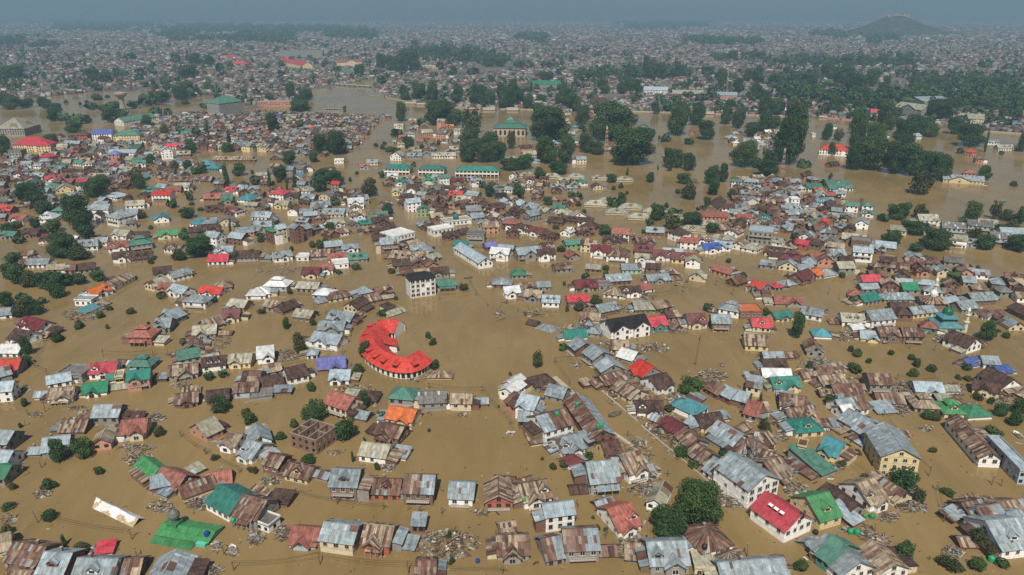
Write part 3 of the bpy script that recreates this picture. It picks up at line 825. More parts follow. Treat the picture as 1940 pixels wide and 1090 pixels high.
# roofs of the middle distance seen one by one: foot centre (tile), roof, wall, form, width m, turn (degrees), extra height
MID = """
I 135 495 M w x 13 -6
I 255 510 l c x 13 -4
I 365 525 Q w x 14 0
I 690 515 c g p 17 4
I 450 600 c y g 16 0
I 200 560 T w h 15 0
I 340 590 D w h 13 0
I 560 550 Q w x 12 0
I 310 400 Q p h 14 0 2
I 315 345 Q y h 14 0 4
I 570 245 M s h 14 0 2
I 700 255 M w p 14 0 1
I 530 415 D w p 13 0
I 400 440 D g h 15 0
I 790 440 S s x 12 5 1
I 960 430 D w x 14 0 1
I 860 465 c y x 14 0
I 790 395 U p h 13 0 3
I 930 405 D w p 16 0
I 920 315 D g p 16 0
I 1090 355 c y x 12 0 2
I 1155 370 l w g 13 0 3
I 1200 300 Q w p 22 0
I 1265 355 c b p 16 0
I 1400 310 N b x 13 0 2
I 1540 310 l y p 14 0
I 1695 320 t y p 13 0 2
I 1800 320 c y x 12 0 2
I 840 345 l w p 30 0
I 1600 390 X d p 42 0
I 1400 425 A t h 17 -8
I 1460 455 A t h 15 -8
I 1330 535 r d p 34 -5
I 1410 530 g w p 12 0
I 1250 590 c w p 15 5
I 1190 605 S p p 15 8
I 1110 655 R w p 18 -2 1
I 1020 620 D t h 14 5
I 1100 590 t g p 13 0
I 960 690 S w p 12 0
I 930 710 c w p 16 0
I 540 660 l g h 16 0
I 470 690 S w x 15 0
I 690 760 t w p 15 0 1
I 780 830 t w h 16 0 2
I 890 790 t w x 14 10 1
I 770 650 l w h 14 0
I 640 760 t a p 13 0 1
I 420 770 D t h 15 0 1
I 110 810 S w x 15 0
I 310 810 W w h 15 0
I 30 750 R b x 13 0
I 360 950 M w p 14 0
I 470 960 W w p 13 0
I 600 1000 t w p 15 20
I 680 970 c w p 12 10
I 820 1010 S w x 14 0
I 980 1000 D g h 15 0 1
I 850 1080 N w x 13 0
I 980 1080 N b p 15 0
I 820 920 c w x 14 0
I 950 930 N w x 14 0
I 1160 920 L c x 15 0
I 1070 800 A w x 14 0
I 1340 840 A w h 12 0
I 1430 840 t g s 14 15
I 1180 1020 r w p 14 0
I 1540 1040 l w x 13 5
I 1500 1100 Q w p 14 5
I 1700 1075 N g p 17 5
I 1690 900 t p p 14 15
I 1730 890 t p p 12 15
I 1450 890 N p x 14 10
I 1560 830 g c g 15 10
I 1660 760 c w s 10 0
I 1580 760 M b x 14 0
I 1480 740 N b x 15 0
I 1680 670 A w h 15 0
I 1560 650 g g p 13 0
I 1460 660 S d p 16 5
I 1580 610 Q w x 12 0
I 1660 600 l w x 12 0
I 1740 600 t g x 12 0
I 1790 790 t w p 14 5
I 1450 970 t w p 13 0 2
I 1620 960 l b p 13 0 1
I 1810 860 t g p 14 10
I 1500 160 Q w x 10 0
I 1280 210 G w p 14 0
I 330 950 N g x 14 0
I 200 910 N d x 14 0
I 50 920 D g x 12 0
I 100 620 t g x 12 0
I 150 720 r d p 13 10
I 1120 460 N g p 16 0
I 1240 535 r d p 24 -5
I 840 580 N b p 13 0
I 870 545 S d x 13 0
I 460 550 S d x 12 0
I 110 370 g g f 16 0 3
I 730 320 g g f 16 0 2
I 430 310 c y p 12 0 1
I 520 330 N b p 14 0
J 160 650 Q w h 15 0 1
J 190 710 c y x 13 0
J 60 795 l w p 14 0
J 270 655 N g x 12 0
J 370 660 t g x 14 0
J 350 610 c w h 13 0
J 470 715 t w p 17 0
J 565 610 R g p 8 0 3
J 570 640 N g h 11 0
J 710 715 W w x 14 0 1
J 720 790 X w x 13 0
J 550 770 t c p 19 0
J 620 760 t w p 8 0
J 330 825 t b p 11 0
J 400 815 l b p 11 0 2
J 870 790 D c x 15 0
J 880 830 N b x 13 0
J 580 840 c w x 14 0
J 665 845 g g p 9 0
J 730 830 l w x 11 0
J 770 840 T g p 10 0
J 30 840 g g p 11 0
J 10 880 t w p 9 0
J 115 950 G b h 11 0 3
J 210 950 l c p 8 0 4
J 275 950 t b p 8 0 4
J 365 915 t b p 12 0 2
J 495 915 r b p 12 0
J 615 900 X w p 11 0
J 560 1020 t b p 13 0 1
J 670 1020 t w x 12 0
J 460 1060 r d p 14 10
J 590 1085 S w x 15 0
J 720 1085 D g p 14 0
J 210 1075 t w x 13 0
J 340 1070 W w f 9 0
J 890 900 N b x 12 0
J 810 890 r b p 13 0
J 880 950 N b x 12 0
J 945 1020 t b p 14 0 2
J 1130 1010 X d h 19 -15
J 1140 1020 t g p 12 0
J 1000 1080 X b p 15 -20
J 1140 1080 X w x 15 0
J 1190 850 t g h 12 0
J 1170 765 D v g 11 4 1
J 1110 730 l w p 13 25 2
J 1040 700 N b p 14 -25
J 1130 700 N b p 12 -25
J 1210 680 r b x 14 -10
J 1150 640 t g p 10 -30
J 990 620 c y x 11 -10
J 935 560 r b x 9 0
J 960 520 W w x 11 0 1
J 1020 555 T w x 12 0
J 1110 550 r b p 12 0
J 1100 595 N b x 13 0
J 1215 550 L t p 15 0
J 1230 515 D t p 10 0
J 1320 550 D w p 10 0 2
J 1415 560 M b x 12 0 1
J 1340 600 N w x 13 -10
J 1390 640 R g x 13 -10
J 1440 680 c y x 14 -15
J 1470 700 r b x 12 0
J 1500 640 t g p 13 -25
J 1560 690 r p x 13 0
J 1540 560 t w x 11 0 1
J 1700 600 D b h 11 0
J 1710 650 K g p 12 0
J 1710 690 l w p 11 0
J 1690 730 N b p 13 0
J 1640 790 c p x 12 0
J 1610 750 r b p 12 0
J 1520 770 t g p 13 0 1
J 1550 800 t g p 12 0
J 1635 880 X p p 13 0 1
J 1760 860 S b h 13 0 1
J 1790 750 N b p 12 0
J 1300 760 N b p 13 -20
J 1270 720 N b p 12 -20
J 1370 930 N b x 12 0
J 1420 1000 T g s 11 -10
J 1530 950 g g f 14 -5 2
J 1690 1070 W w x 14 -15 1
J 1730 1020 l w x 12 -15
J 1640 1000 U b p 9 0
J 1000 160 c w x 14 0
J 1080 215 t w h 13 0
J 1290 155 c p x 13 0 3
J 1200 215 c p p 17 0 1
J 1290 245 g p p 14 0 3
J 1400 200 c w x 10 0 1
J 1410 270 t b x 12 0
J 1390 320 c g p 14 0
J 1310 365 c w p 26 0
J 980 380 c w g 15 0 1
J 1110 370 t g p 18 0
J 770 440 S a x 12 0
J 820 410 t c p 13 0
J 590 400 W w f 11 0
J 150 380 c b g 13 10
J 230 480 t g p 14 0 1
J 310 470 g a p 12 0 1
J 70 320 t y x 12 0 1
J 320 325 t g p 11 0 2
J 230 85 L w p 8 0
J 400 180 O p x 7 0 1
J 1780 390 c b g 11 0
J 30 540 N b x 13 0
J 80 560 r b p 12 0
K 515 405 t c p 12 0 1
K 185 395 t a p 15 0
K 320 280 l w h 13 0
K 485 270 T w h 11 0 1
K 165 355 c c p 17 0
K 30 390 c b g 11 0
K 140 310 N p p 17 0
K 525 555 T w h 11 0
K 630 580 N c g 11 0
K 350 735 T w x 12 0
K 200 800 t g p 14 0 1
K 165 725 t g x 14 0
K 75 700 l g x 13 0
K 500 790 c w g 14 10
K 440 820 N b p 13 -20
K 330 830 N b p 13 -20
K 540 850 N w x 13 -10 1
K 620 860 N b h 13 0
K 455 895 W w p 11 0
K 550 905 r b x 14 0
K 780 930 S w p 14 -15 1
K 1020 900 t b p 14 -10
K 1145 930 N w h 13 0 1
K 720 960 N b x 14 0
K 940 1030 M b p 14 -10
K 960 970 r b x 14 0
K 1080 1070 M w x 14 0
K 1210 1090 M y p 16 0
K 1140 1050 l p p 14 0
K 1250 990 S w p 13 -15 1
K 1350 960 X w x 13 -10
K 1420 1020 B w x 13 0
K 1480 1000 l w x 13 0
K 1650 990 X w x 12 0
K 1740 1010 c w h 12 0
K 1760 830 D w p 11 0
K 1640 820 S w x 13 0 1
K 1600 740 t g p 13 0
K 1510 880 r b p 12 0
K 1610 900 X w p 14 0
K 460 1000 D v p 12 0 1
K 560 1010 X c p 12 0 1
K 640 1050 M w x 14 0 1
K 760 1080 r w h 16 0 1
K 410 1060 S g p 11 0
K 155 1070 l g x 17 0 1
K 280 1070 N w x 13 0 1
K 190 900 M w x 14 0
K 100 880 N w x 13 0
K 30 860 S w x 13 0
K 280 930 N b x 12 0
K 1290 545 G b f 6 0
K 1410 790 S p p 24 -8
K 1480 700 N d p 30 62
K 1720 640 r b p 13 0
K 1560 240 l w h 14 0
K 940 165 T g g 15 0
K 1275 195 S p g 7 0
K 1690 160 O c h 14 0
K 1580 560 D w p 10 0 1
K 1670 565 t g p 11 0 1
K 1740 520 c w x 12 0
K 1800 580 S b p 10 0
K 930 1085 c w x 10 0
K 1830 970 c w p 12 0
K 1100 380 c c p 4 0
L 380 590 T w p 16 0
L 540 560 D w p 22 0
L 560 590 D w x 22 0
L 405 610 O p x 8 0
L 490 640 S b p 10 0
L 550 630 t w p 12 0
L 430 690 A w p 11 0
L 240 690 W w f 8 0 1
L 625 735 D w p 11 0 1
L 740 770 D w x 9 0
L 735 735 D w h 9 0 1
L 730 845 t w x 11 0 1
L 1160 830 c w p 16 -5 1
L 1330 890 g a p 17 -18 1
L 1110 880 g g p 14 -18
L 1270 970 c w p 26 -22 1
L 1510 870 g a p 18 -20 1
L 1570 840 c w p 14 -18
L 1650 960 g a p 14 -20 1
L 1740 930 l w p 18 -10 1
L 1465 975 t a x 8 0
L 950 890 c c s 12 -20
L 470 835 R b p 12 0
L 400 830 D w x 11 0
L 30 810 T w h 11 0
L 460 940 g g h 12 0 2
L 275 1000 Q s p 9 0 1
L 90 1040 N c p 13 0
L 210 1085 M b h 17 0
L 410 1085 S w x 12 0
L 530 1060 t g x 14 0
L 700 1080 l w p 13 0 2
L 860 1000 l d p 14 0
L 640 950 c b x 17 0
L 690 985 g b f 14 0 1
L 370 215 Q w f 5 0
L 1470 350 Q p h 9 0 1
L 1510 395 r p x 9 0
L 1440 490 S p h 12 0
L 1180 380 l g p 16 25
L 1600 270 t w p 17 0
L 1700 310 c w p 20 0
L 1760 150 A w x 16 0
L 510 160 T w p 8 0
L 870 220 T w p 15 0
L 740 205 T w g 6 0
L 1085 230 l w p 16 0
L 520 430 N d p 13 0
"""
TREES = """
A 60 115 110 95 b|A 130 155 140 125 b|A 220 175 140 115 b|A 300 185 130 110 b|A 380 185 150 110 b|A 460 165 120 100 b|A 545 155 110 90 b|A 680 132 110 80 b|A 390 245 120 85 b|A 40 310 110 95 b|A 150 262 70 55 b
A 150 385 150 115 b|A 250 362 110 80 b|A 200 292 90 60 b|A 290 282 60 40 b|A 190 640 70 120 b|A 190 705 70 60 b|A 545 456 72 68 u|A 400 547 75 72 u|A 690 382 58 42 u|A 755 327 60 42 u|A 905 352 60 46 u|A 740 452 25 28 u
A 170 990 66 55 u|A 1440 812 60 62 b|A 1540 792 60 52 b|A 1520 1040 130 100 b|A 1115 250 60 50 b|A 1460 275 60 45 b|A 1265 572 42 55 b|A 1700 1075 60 80 o
B 400 336 115 145 b|B 570 302 165 145 b|B 335 512 90 95 u|B 350 722 90 65 u|B 685 402 70 56 u|B 1095 152 90 82 b|B 90 512 70 40 o|B 60 655 90 65 u|B 50 825 90 75 u|B 140 82 32 32 u|B 140 160 40 55 u
B 575 955 110 80 b|B 445 895 40 60 p|B 1725 52 90 72 u|B 1478 308 62 48 o|B 1410 262 36 50 e|B 1730 395 70 50 o
C 190 168 80 62 u|C 280 85 70 65 u|C 420 75 150 110 b|C 640 180 150 155 b|C 385 335 90 65 b|C 685 318 32 68 p|C 850 372 50 50 o|C 1365 1022 42 52 u|C 15 395 40 42 o|C 1350 850 32 60 u|C 765 177 26 32 p
D 1305 850 410 365 b|D 1115 890 310 245 b|D 1205 296 92 84 b|D 1285 362 62 54 b|D 565 305 72 60 b|D 388 358 70 60 u|D 245 302 32 28 u|D 320 372 60 30 o|D 625 788 40 42 o|D 680 802 36 42 o|D 595 712 30 32 o|D 1400 162 62 54 b|D 1490 274 62 45 b|D 215 1032 40 62 e
E 980 530 200 130 b|E 1590 152 112 88 u|E 1190 258 58 48 o|E 670 264 52 24 o|E 625 194 52 32 e|E 1285 548 78 54 u|E 990 1022 150 124 b|E 1305 1085 150 84 o|E 1490 1085 130 95 b|E 1385 702 90 62 o|E 1470 812 100 74 o|E 1500 932 180 124 o|E 1580 984 92 94 o|E 1660 1044 82 54 u|E 1165 1004 62 48 e|E 285 1080 102 74 b|E 1205 36 92 66 b|E 1755 76 90 84 b
E 30 126 92 104 o|E 715 455 70 42 u|E 795 474 32 26 u|E 560 356 82 54 o|E 1090 604 122 64 o|E 450 560 82 42 o|E 1390 756 52 42 o
F 230 452 72 84 u|F 305 575 92 92 o|F 335 628 82 84 o|F 770 668 88 112 b|F 890 367 62 36 b|F 1205 518 40 46 u|F 1235 567 52 62 u|F 1255 732 78 56 u|F 1055 777 62 62 b|F 725 757 82 58 u|F 400 884 92 72 u|F 405 1018 62 76 u|F 765 1016 84 116 b|F 880 1082 52 64 b|F 430 1095 170 66 b|F 410 432 62 48 o|F 60 354 62 32 o|F 255 214 52 28 o|F 710 48 52 52 b|F 590 78 42 32 b|F 950 74 62 42 o|F 980 254 32 28 o|F 1450 194 82 38 o|F 1690 992 22 18 u
G 540 112 50 46 b|G 620 314 112 92 b|G 210 732 98 124 o|G 385 607 56 52 b|G 1385 334 66 58 b|G 1265 922 172 114 b|G 1250 882 92 74 b|G 1745 978 36 68 p|G 130 384 132 74 e|G 80 344 42 64 e|G 415 332 30 42 u|G 25 772 22 26 u|G 680 78 32 28 b|G 395 153 32 28 o|G 500 334 92 28 o|G 1120 1034 102 54 o
H 250 527 98 152 b|H 1560 547 102 128 b|H 1695 517 58 48 u|H 1640 472 32 22 u|H 625 612 46 42 o|H 670 648 72 48 u|H 750 693 62 44 u|H 645 757 102 78 u|H 900 637 58 38 u|H 1040 668 62 46 u|H 1080 718 76 52 u|H 1050 788 76 56 u|H 1180 757 72 52 u|H 435 928 92 68 o|H 490 998 102 84 b|H 335 728 42 48 u|H 1650 1064 92 84 b|H 1790 1056 112 114 b|H 1420 738 62 32 b|H 1415 688 62 32 o|H 1150 1084 92 64 b|H 1215 1096 62 64 b|H 630 278 52 38 b|H 700 98 42 32 b|H 1340 114 82 48 b|H 560 104 62 32 o|H 1360 802 52 32 o|H 1430 814 62 34 o|H 1500 954 82 54 o|H 1590 974 62 44 u
I 550 872 195 205 b|I 215 702 212 124 b|I 680 644 205 134 b|I 960 584 124 94 b|I 1320 338 88 94 b|I 40 354 104 134 b|I 1015 156 104 76 b|I 440 1066 234 116 b|I 560 1076 164 94 b|I 300 754 122 74 b|I 370 884 124 74 b|I 60 896 124 84 b|I 600 934 144 64 b|I 1380 1066 205 114 b|I 1240 1076 124 64 b|I 1295 454 68 68 b|I 1370 474 84 48 b|I 1195 454 72 62 b|I 1560 552 58 118 p|I 1650 494 122 62 b
I 1305 662 52 78 b|I 1190 712 66 58 b|I 1300 784 112 74 b|I 1760 554 58 68 b|I 370 114 92 84 b|I 440 114 72 54 b|I 540 134 84 44 b|I 600 124 84 54 b|I 770 124 134 94 b|I 1160 84 54 58 b|I 1070 74 84 42 b|I 1130 214 62 74 b|I 1240 204 52 62 b|I 1360 224 52 72 b|I 1430 214 42 92 p|I 1580 274 42 72 p|I 1570 328 84 62 b|I 135 958 72 42 b|I 95 1096 114 64 b|I 510 194 134 44 b|I 350 264 94 64 b|I 1040 404 72 64 b|I 945 484 42 34 b|I 1270 934 62 64 b|I 1400 934 62 64 b|I 1555 954 42 42 b|I 1590 894 32 104 p|I 1800 934 54 54 b|I 1610 1084 84 64 b|I 980 784 84 64 b|I 250 850 80 70 b
J 135 184 94 104 b|J 325 64 114 74 b|J 320 158 52 54 b|J 470 344 114 124 b|J 580 348 124 144 b|J 250 414 94 78 b|J 415 398 72 64 b|J 190 524 114 84 b|J 480 534 104 84 b|J 560 558 114 94 b|J 460 604 94 94 b|J 115 584 42 114 p|J 235 584 28 54 p|J 285 574 28 84 p|J 20 554 54 64 b|J 795 638 88 98 b|J 930 758 68 64 b|J 1020 114 78 94 b|J 1160 144 54 54 b|J 1300 134 204 134 b|J 1270 144 154 144 b|J 1390 144 104 94 b|J 1070 304 78 74 b|J 990 224 74 54 b|J 970 334 42 44 b|J 1000 334 32 42 b|J 940 324 54 32 b|J 890 304 34 34 u
J 1500 204 154 164 o|J 1500 324 134 144 b|J 1630 294 144 84 b|J 1480 404 124 124 b|J 1620 404 154 134 b|J 1700 384 104 114 b|J 1780 304 64 114 o|J 1760 454 114 74 b|J 1625 638 74 74 b|J 1570 574 42 54 b|J 885 504 42 48 b|J 405 984 44 54 u|J 455 998 58 64 u|J 530 874 84 58 b|J 50 948 44 48 u|J 1105 428 32 34 b|J 570 694 54 54 b|J 290 738 54 54 b|J 150 274 32 44 b|J 1810 644 44 74 p|J 860 1004 44 44 b|J 845 285 40 30 u|J 905 270 30 25 u|J 1160 300 40 30 u|J 1175 345 30 25 u|J 1275 275 30 30 u|J 1190 268 25 20 u
K 290 264 284 204 b|K 230 254 124 124 b|K 520 144 94 104 b|K 700 74 94 64 b|K 720 254 284 204 b|K 860 434 284 234 b|K 1180 218 144 174 b|K 1310 144 98 114 b|K 1370 244 124 114 b|K 1510 134 84 94 b|K 1590 164 84 94 b|K 1680 224 94 84 b|K 1770 184 94 84 b|K 1640 438 144 154 b|K 1560 358 54 38 b|K 1110 434 64 114 b|K 1165 438 68 104 b|K 1250 454 78 98 b|K 270 408 134 144 b|K 410 408 124 144 b|K 620 344 94 84 b|K 540 334 94 104 b|K 225 512 64 64 b|K 120 454 124 64 b|K 40 444 104 64 b|K 350 484 134 54 b|K 1260 654 84 84 b|K 1410 554 104 104 b|K 1420 624 84 84 b|K 1490 534 64 94 b|K 1375 718 42 74 b|K 1335 748 58 58 b
K 790 684 58 64 b|K 785 573 48 30 u|K 1015 687 22 20 u|K 1100 708 32 30 u|K 1200 733 28 22 u|K 75 654 74 94 b|K 440 638 48 44 b|K 495 654 64 48 b|K 285 694 74 58 b|K 675 908 84 74 b|K 1130 864 174 104 o|K 1270 854 134 74 b|K 1040 794 134 44 b|K 985 824 54 48 b|K 1410 888 84 64 b|K 1560 644 84 54 b|K 1800 464 84 114 b|K 1720 434 64 64 b|K 990 534 54 64 b|K 1220 548 104 54 b|K 720 534 84 54 b|K 460 558 54 48 b|K 740 703 94 28 b|K 1150 773 84 34 b|K 1085 254 74 44 b|K 1250 274 64 44 b|K 980 254 94 64 b|K 830 483 28 38 p|K 1040 448 22 34 p|K 1120 454 34 44 b|K 520 184 64 54 o|K 760 278 94 104 e
L 200 424 204 334 b|L 30 184 104 104 b|L 95 164 84 74 b|L 460 244 84 94 b|L 535 248 74 88 o|L 660 334 134 204 b|L 640 204 104 94 o|L 780 334 124 184 b|L 860 174 124 134 b|L 980 294 114 154 b|L 1080 214 144 114 b|L 1160 224 104 74 b|L 1440 294 154 134 b|L 1330 204 104 94 b|L 750 464 204 194 b|L 640 454 114 144 b|L 900 484 154 184 b|L 1030 494 184 194 b|L 1140 504 134 154 b|L 1240 528 134 164 b|L 1090 624 144 154 o|L 1545 324 28 114 p|L 490 348 48 74 b|L 325 498 38 48 b|L 430 558 38 48 b|L 485 514 28 44 b|L 1450 814 88 114 b|L 1090 788 98 94 b|L 985 784 74 84 b|L 920 794 84 78 b|L 850 804 74 54 b
L 1615 794 84 114 o|L 1700 804 94 74 b|L 1790 824 64 94 b|L 1540 524 74 84 b|L 1745 558 54 34 u|L 1060 904 134 84 b|L 900 984 134 84 b|L 1065 1014 84 54 b|L 1210 1014 184 94 b|L 1480 924 94 74 o|L 1545 1004 104 104 b|L 1770 1024 154 114 b|L 1640 894 104 54 b|L 1740 874 104 54 b|L 40 494 124 104 b|L 300 434 84 44 b|L 1400 824 64 54 b|L 1000 864 64 64 b|L 560 794 34 34 u|L 590 824 44 44 o|L 65 638 28 38 b|L 570 684 44 34 b|L 540 644 34 28 b|L 1800 324 64 94 b|L 1660 344 34 28 b|L 1140 884 54 64 b|L 690 724 84 154 e|L 1380 334 44 44 b
M 330 804 94 74 b|M 420 834 94 64 b|M 100 810 150 80 b|M 40 790 120 80 b|M 200 800 120 70 b|M 100 590 180 90 b|M 40 600 110 90 b|M 690 600 130 50 b|M 780 605 120 60 b|M 900 560 70 30 b|M 1030 560 70 50 b|M 1100 530 60 50 b|M 1300 480 60 70 b|M 1440 490 100 80 b|M 1540 490 90 80 b|M 960 450 80 50 b|M 1380 460 40 80 p|M 1390 580 160 70 b|M 1620 540 60 70 b|M 1370 670 120 40 b|M 680 810 80 40 b|M 760 815 60 40 b|M 830 810 90 50 b|M 990 800 70 50 b|M 1100 780 120 35 b|M 1200 760 130 40 b|M 1330 740 140 45 b|M 1420 720 100 40 b|M 1220 715 25 40 b|M 1290 710 30 40 b|M 1110 700 40 30 u|M 790 720 40 20 u|M 1050 745 40 20 u|M 710 740 70 20 u|M 1365 770 50 20 u|M 485 760 30 30 u|M 590 775 30 25 u|M 640 760 25 20 u|M 1510 800 60 30 b|M 1605 765 70 75 b|M 900 860 80 50 b|M 580 905 90 40 b|M 1690 360 40 40 b|M 1850 385 40 40 b
N 940 514 104 104 b|N 1020 534 114 114 b|N 1100 544 114 134 b|N 1180 534 114 124 b|N 780 574 84 78 b|N 890 574 64 54 b|N 945 624 64 64 b|N 1110 744 84 98 b|N 1220 748 114 114 b|N 1320 754 114 124 b|N 1470 564 74 68 b|N 1620 564 78 58 b|N 1740 494 110 60 b|N 1820 494 110 60 b|N 1500 764 124 114 b|N 1660 774 134 134 b|N 1740 790 100 110 b|N 1830 804 114 154 b|N 1900 794 104 164 b|N 275 724 78 94 b|N 345 834 114 104 b|N 390 744 124 84 b|N 1250 425 100 50 b|N 1330 425 110 50 b|N 1420 430 110 50 b|N 1560 430 120 50 b|N 1650 440 90 50 b|N 170 400 40 40 b|N 570 420 30 50 b|N 1190 350 50 50 b|N 980 370 50 50 b|N 1400 340 35 40 b|N 1580 370 35 35 b|N 1380 525 60 70 b
O 95 514 74 64 b|O 170 514 54 64 b|O 290 514 68 68 b|O 575 384 54 44 b|O 60 784 154 124 b|O 160 804 104 94 b|O 420 784 154 154 b|O 490 824 144 124 b|O 290 604 124 64 b|O 620 584 84 64 b|O 670 574 64 54 b|O 770 554 54 54 b|O 900 514 84 54 b|O 910 594 94 84 b|O 1020 564 74 114 b|O 1060 594 114 124 b|O 1130 594 94 124 b|O 1255 584 74 114 b|O 710 694 94 104 b|O 840 694 74 84 b|O 900 694 104 94 b|O 960 694 94 94 b|O 1090 844 78 88 b|O 1480 564 124 64 b|O 1580 634 94 114 b|O 1700 694 94 114 b|O 1770 600 80 80 b|O 1840 624 104 124 b|O 1830 744 104 104 b|O 1880 854 84 124 b|O 1640 804 84 64 b|O 1820 824 54 44 b|O 1430 764 74 64 b|O 1660 444 104 64 b|O 1570 444 84 44 b|O 1860 450 110 60 b|O 520 660 28 60 p|O 370 650 25 50 p|O 180 690 40 60 p|O 250 760 90 60 b
P 110 854 114 114 b|P 40 844 104 104 b|P 480 754 134 94 b|P 120 644 144 94 b|P 240 644 124 94 b|P 350 644 154 114 b|P 500 584 134 104 b|P 600 644 154 124 b|P 700 744 204 154 b|P 820 644 104 124 b|P 890 754 144 114 b|P 925 644 58 84 b|P 1060 744 94 84 b|P 880 834 94 94 b|P 550 844 124 114 b|P 720 844 104 104 b|P 1010 854 84 74 b|P 1310 894 194 154 b|P 940 884 124 124 b|P 1130 654 84 94 b|P 1170 744 154 114 b|P 1430 654 84 64 b|P 1590 664 154 74 b|P 1760 684 134 94 b|P 1650 834 204 114 b|P 1440 814 64 94 b|P 1780 874 104 84 o|P 1880 884 84 74 b|P 350 720 60 50 b|P 1340 640 100 60 b|P 1540 760 120 80 b|P 1700 760 140 80 b|P 1850 800 130 90 b|P 30 740 90 70 b|P 640 500 120 60 b|P 760 500 130 60 b|P 900 480 120 40 b|P 1060 490 120 40 b|P 300 490 100 40 b|P 1660 510 90 40 b|P 1830 530 80 40 b
"""
POLES = """
A 305 540 40|A 330 795 70|A 710 640 45|A 1055 640 50|A 1155 625 45|A 240 715 40|A 312 1020 70|A 195 1045 45
B 175 65 45|B 285 352 55|B 262 730 75|B 910 845 65|B 1415 262 45|B 1650 385 45|B 1245 140 30|B 175 165 50|B 150 390 40|B 1540 945 70|B 1610 1060 60|B 945 965 60|B 1385 1010 40
C 298 540 45|C 460 1018 80|C 1148 668 50|C 1300 680 45|C 1070 1085 80|C 1715 1085 30|C 895 640 20|C 580 605 20
D 25 60 35|D 980 290 50|D 1110 410 40|D 165 690 30|D 475 720 45|D 490 625 40|D 1655 965 70|D 1710 1010 40|D 1190 510 55|D 1380 510 60|D 680 830 30|D 830 140 35
E 1160 410 60|E 1215 505 55|E 1265 725 60|E 1595 470 55|E 1660 480 40|E 740 460 75|E 1005 195 35|E 1060 925 45|E 545 250 40|E 790 790 30|E 465 110 40|E 170 340 30
F 615 625 60|F 500 340 40|F 1530 220 45|F 1610 295 40|F 1280 250 40|F 1580 890 45|F 1210 860 40|F 665 500 30|F 420 310 40|F 1490 130 40|F 150 720 40
G 1010 250 50|G 1210 200 50|G 1440 150 40|G 1555 220 60|G 435 840 40|G 690 620 40|G 1300 700 30|G 330 690 45|G 1330 530 40
H 470 215 50|H 1030 590 40|H 1200 600 40|H 1215 835 50|H 320 760 40|H 940 800 30|H 270 640 40|H 545 250 40|H 1310 610 45|H 850 1050 30
"""
DEBRIS = """
C 1330 880 270 110 3|C 200 800 60 60 1.2|C 120 440 80 30 1|C 930 350 50 30 .8|C 560 250 60 15 .5|C 20 850 60 40 .8|C 1560 660 60 20 .3
B 960 290 110 60 1.5|B 300 530 60 30 .7|B 1110 620 90 50 1|B 1370 600 100 50 1.2|B 940 215 150 25 1|B 1760 830 60 40 .8|B 1420 1060 110 50 1.4|B 480 60 110 60 1.5|B 650 920 50 30 .6|B 1490 890 40 40 .4|B 60 700 60 40 .5|B 1600 930 50 30 .4
A 560 350 150 50 1.5|A 690 310 100 40 .8|A 1080 1060 60 30 .8|A 160 860 50 30 .5|A 1500 540 120 60 1|A 1220 630 90 20 .6|A 540 1000 80 25 .5|A 1000 490 30 20 .3|A 1250 840 90 25 .7|A 250 1040 60 20 .4|A 600 1060 80 40 .8
D 900 910 170 110 2.6|D 950 500 130 50 1.5|D 900 260 120 130 1.5|D 1090 70 160 110 2.4|D 1210 180 140 130 2|D 700 180 80 60 .6|D 1560 590 100 50 1.2|D 1480 540 60 50 .8|D 1400 1040 120 60 1.2|D 1590 250 60 60 .8|D 1690 280 120 70 1.2|D 1010 400 60 80 .8|D 1750 420 60 60 .8
E 250 500 100 50 1.4|E 820 870 80 70 2|E 1500 620 220 90 3|E 1050 620 120 50 1.3|E 890 690 70 40 .9|E 720 800 60 60 .8|E 160 120 60 60 1|E 600 780 60 20 .5|E 1330 930 90 50 1|E 100 20 120 60 1.2|E 1750 640 100 80 1.6|E 520 340 80 40 .8|E 60 180 60 50 .8|E 1140 80 60 20 .5|E 1290 620 60 20 .5
F 230 630 90 45 1.2|F 700 870 160 40 1|F 1110 800 50 15 .4|F 100 800 120 60 .8|F 1740 265 30 15 .3|F 680 700 40 15 .3|F 1450 1040 40 15 .3|F 200 50 200 30 .8|F 1700 350 40 50 .4
G 1000 580 150 40 1.4|G 1400 780 130 60 2.2|G 1170 920 90 40 1.1|G 950 220 80 35 1|G 840 310 90 40 1|G 1180 460 80 30 .9|G 560 400 80 60 1|G 720 560 110 40 1|G 480 700 40 25 .4|G 1210 140 80 70 .5|G 730 900 60 80 .8|G 900 1000 60 80 1|G 560 330 80 20 .5|G 200 340 100 40 .6|G 1480 700 30 10 .3|G 690 470 60 40 .5
H 590 500 80 40 1.2|H 400 680 90 40 1.4|H 980 860 90 60 1.6|H 1270 520 90 40 1.2|H 1330 870 100 60 1.3|H 980 1000 60 60 1|H 700 870 60 40 .6|H 940 130 100 60 1.2|H 1000 300 160 60 1.6|H 60 640 100 40 .7|H 640 800 80 40 .5|H 1680 960 80 60 1|H 1750 890 60 40 .6|H 300 730 60 60 .5|H 1450 980 60 30 .6|H 1140 460 60 30 .5
"""
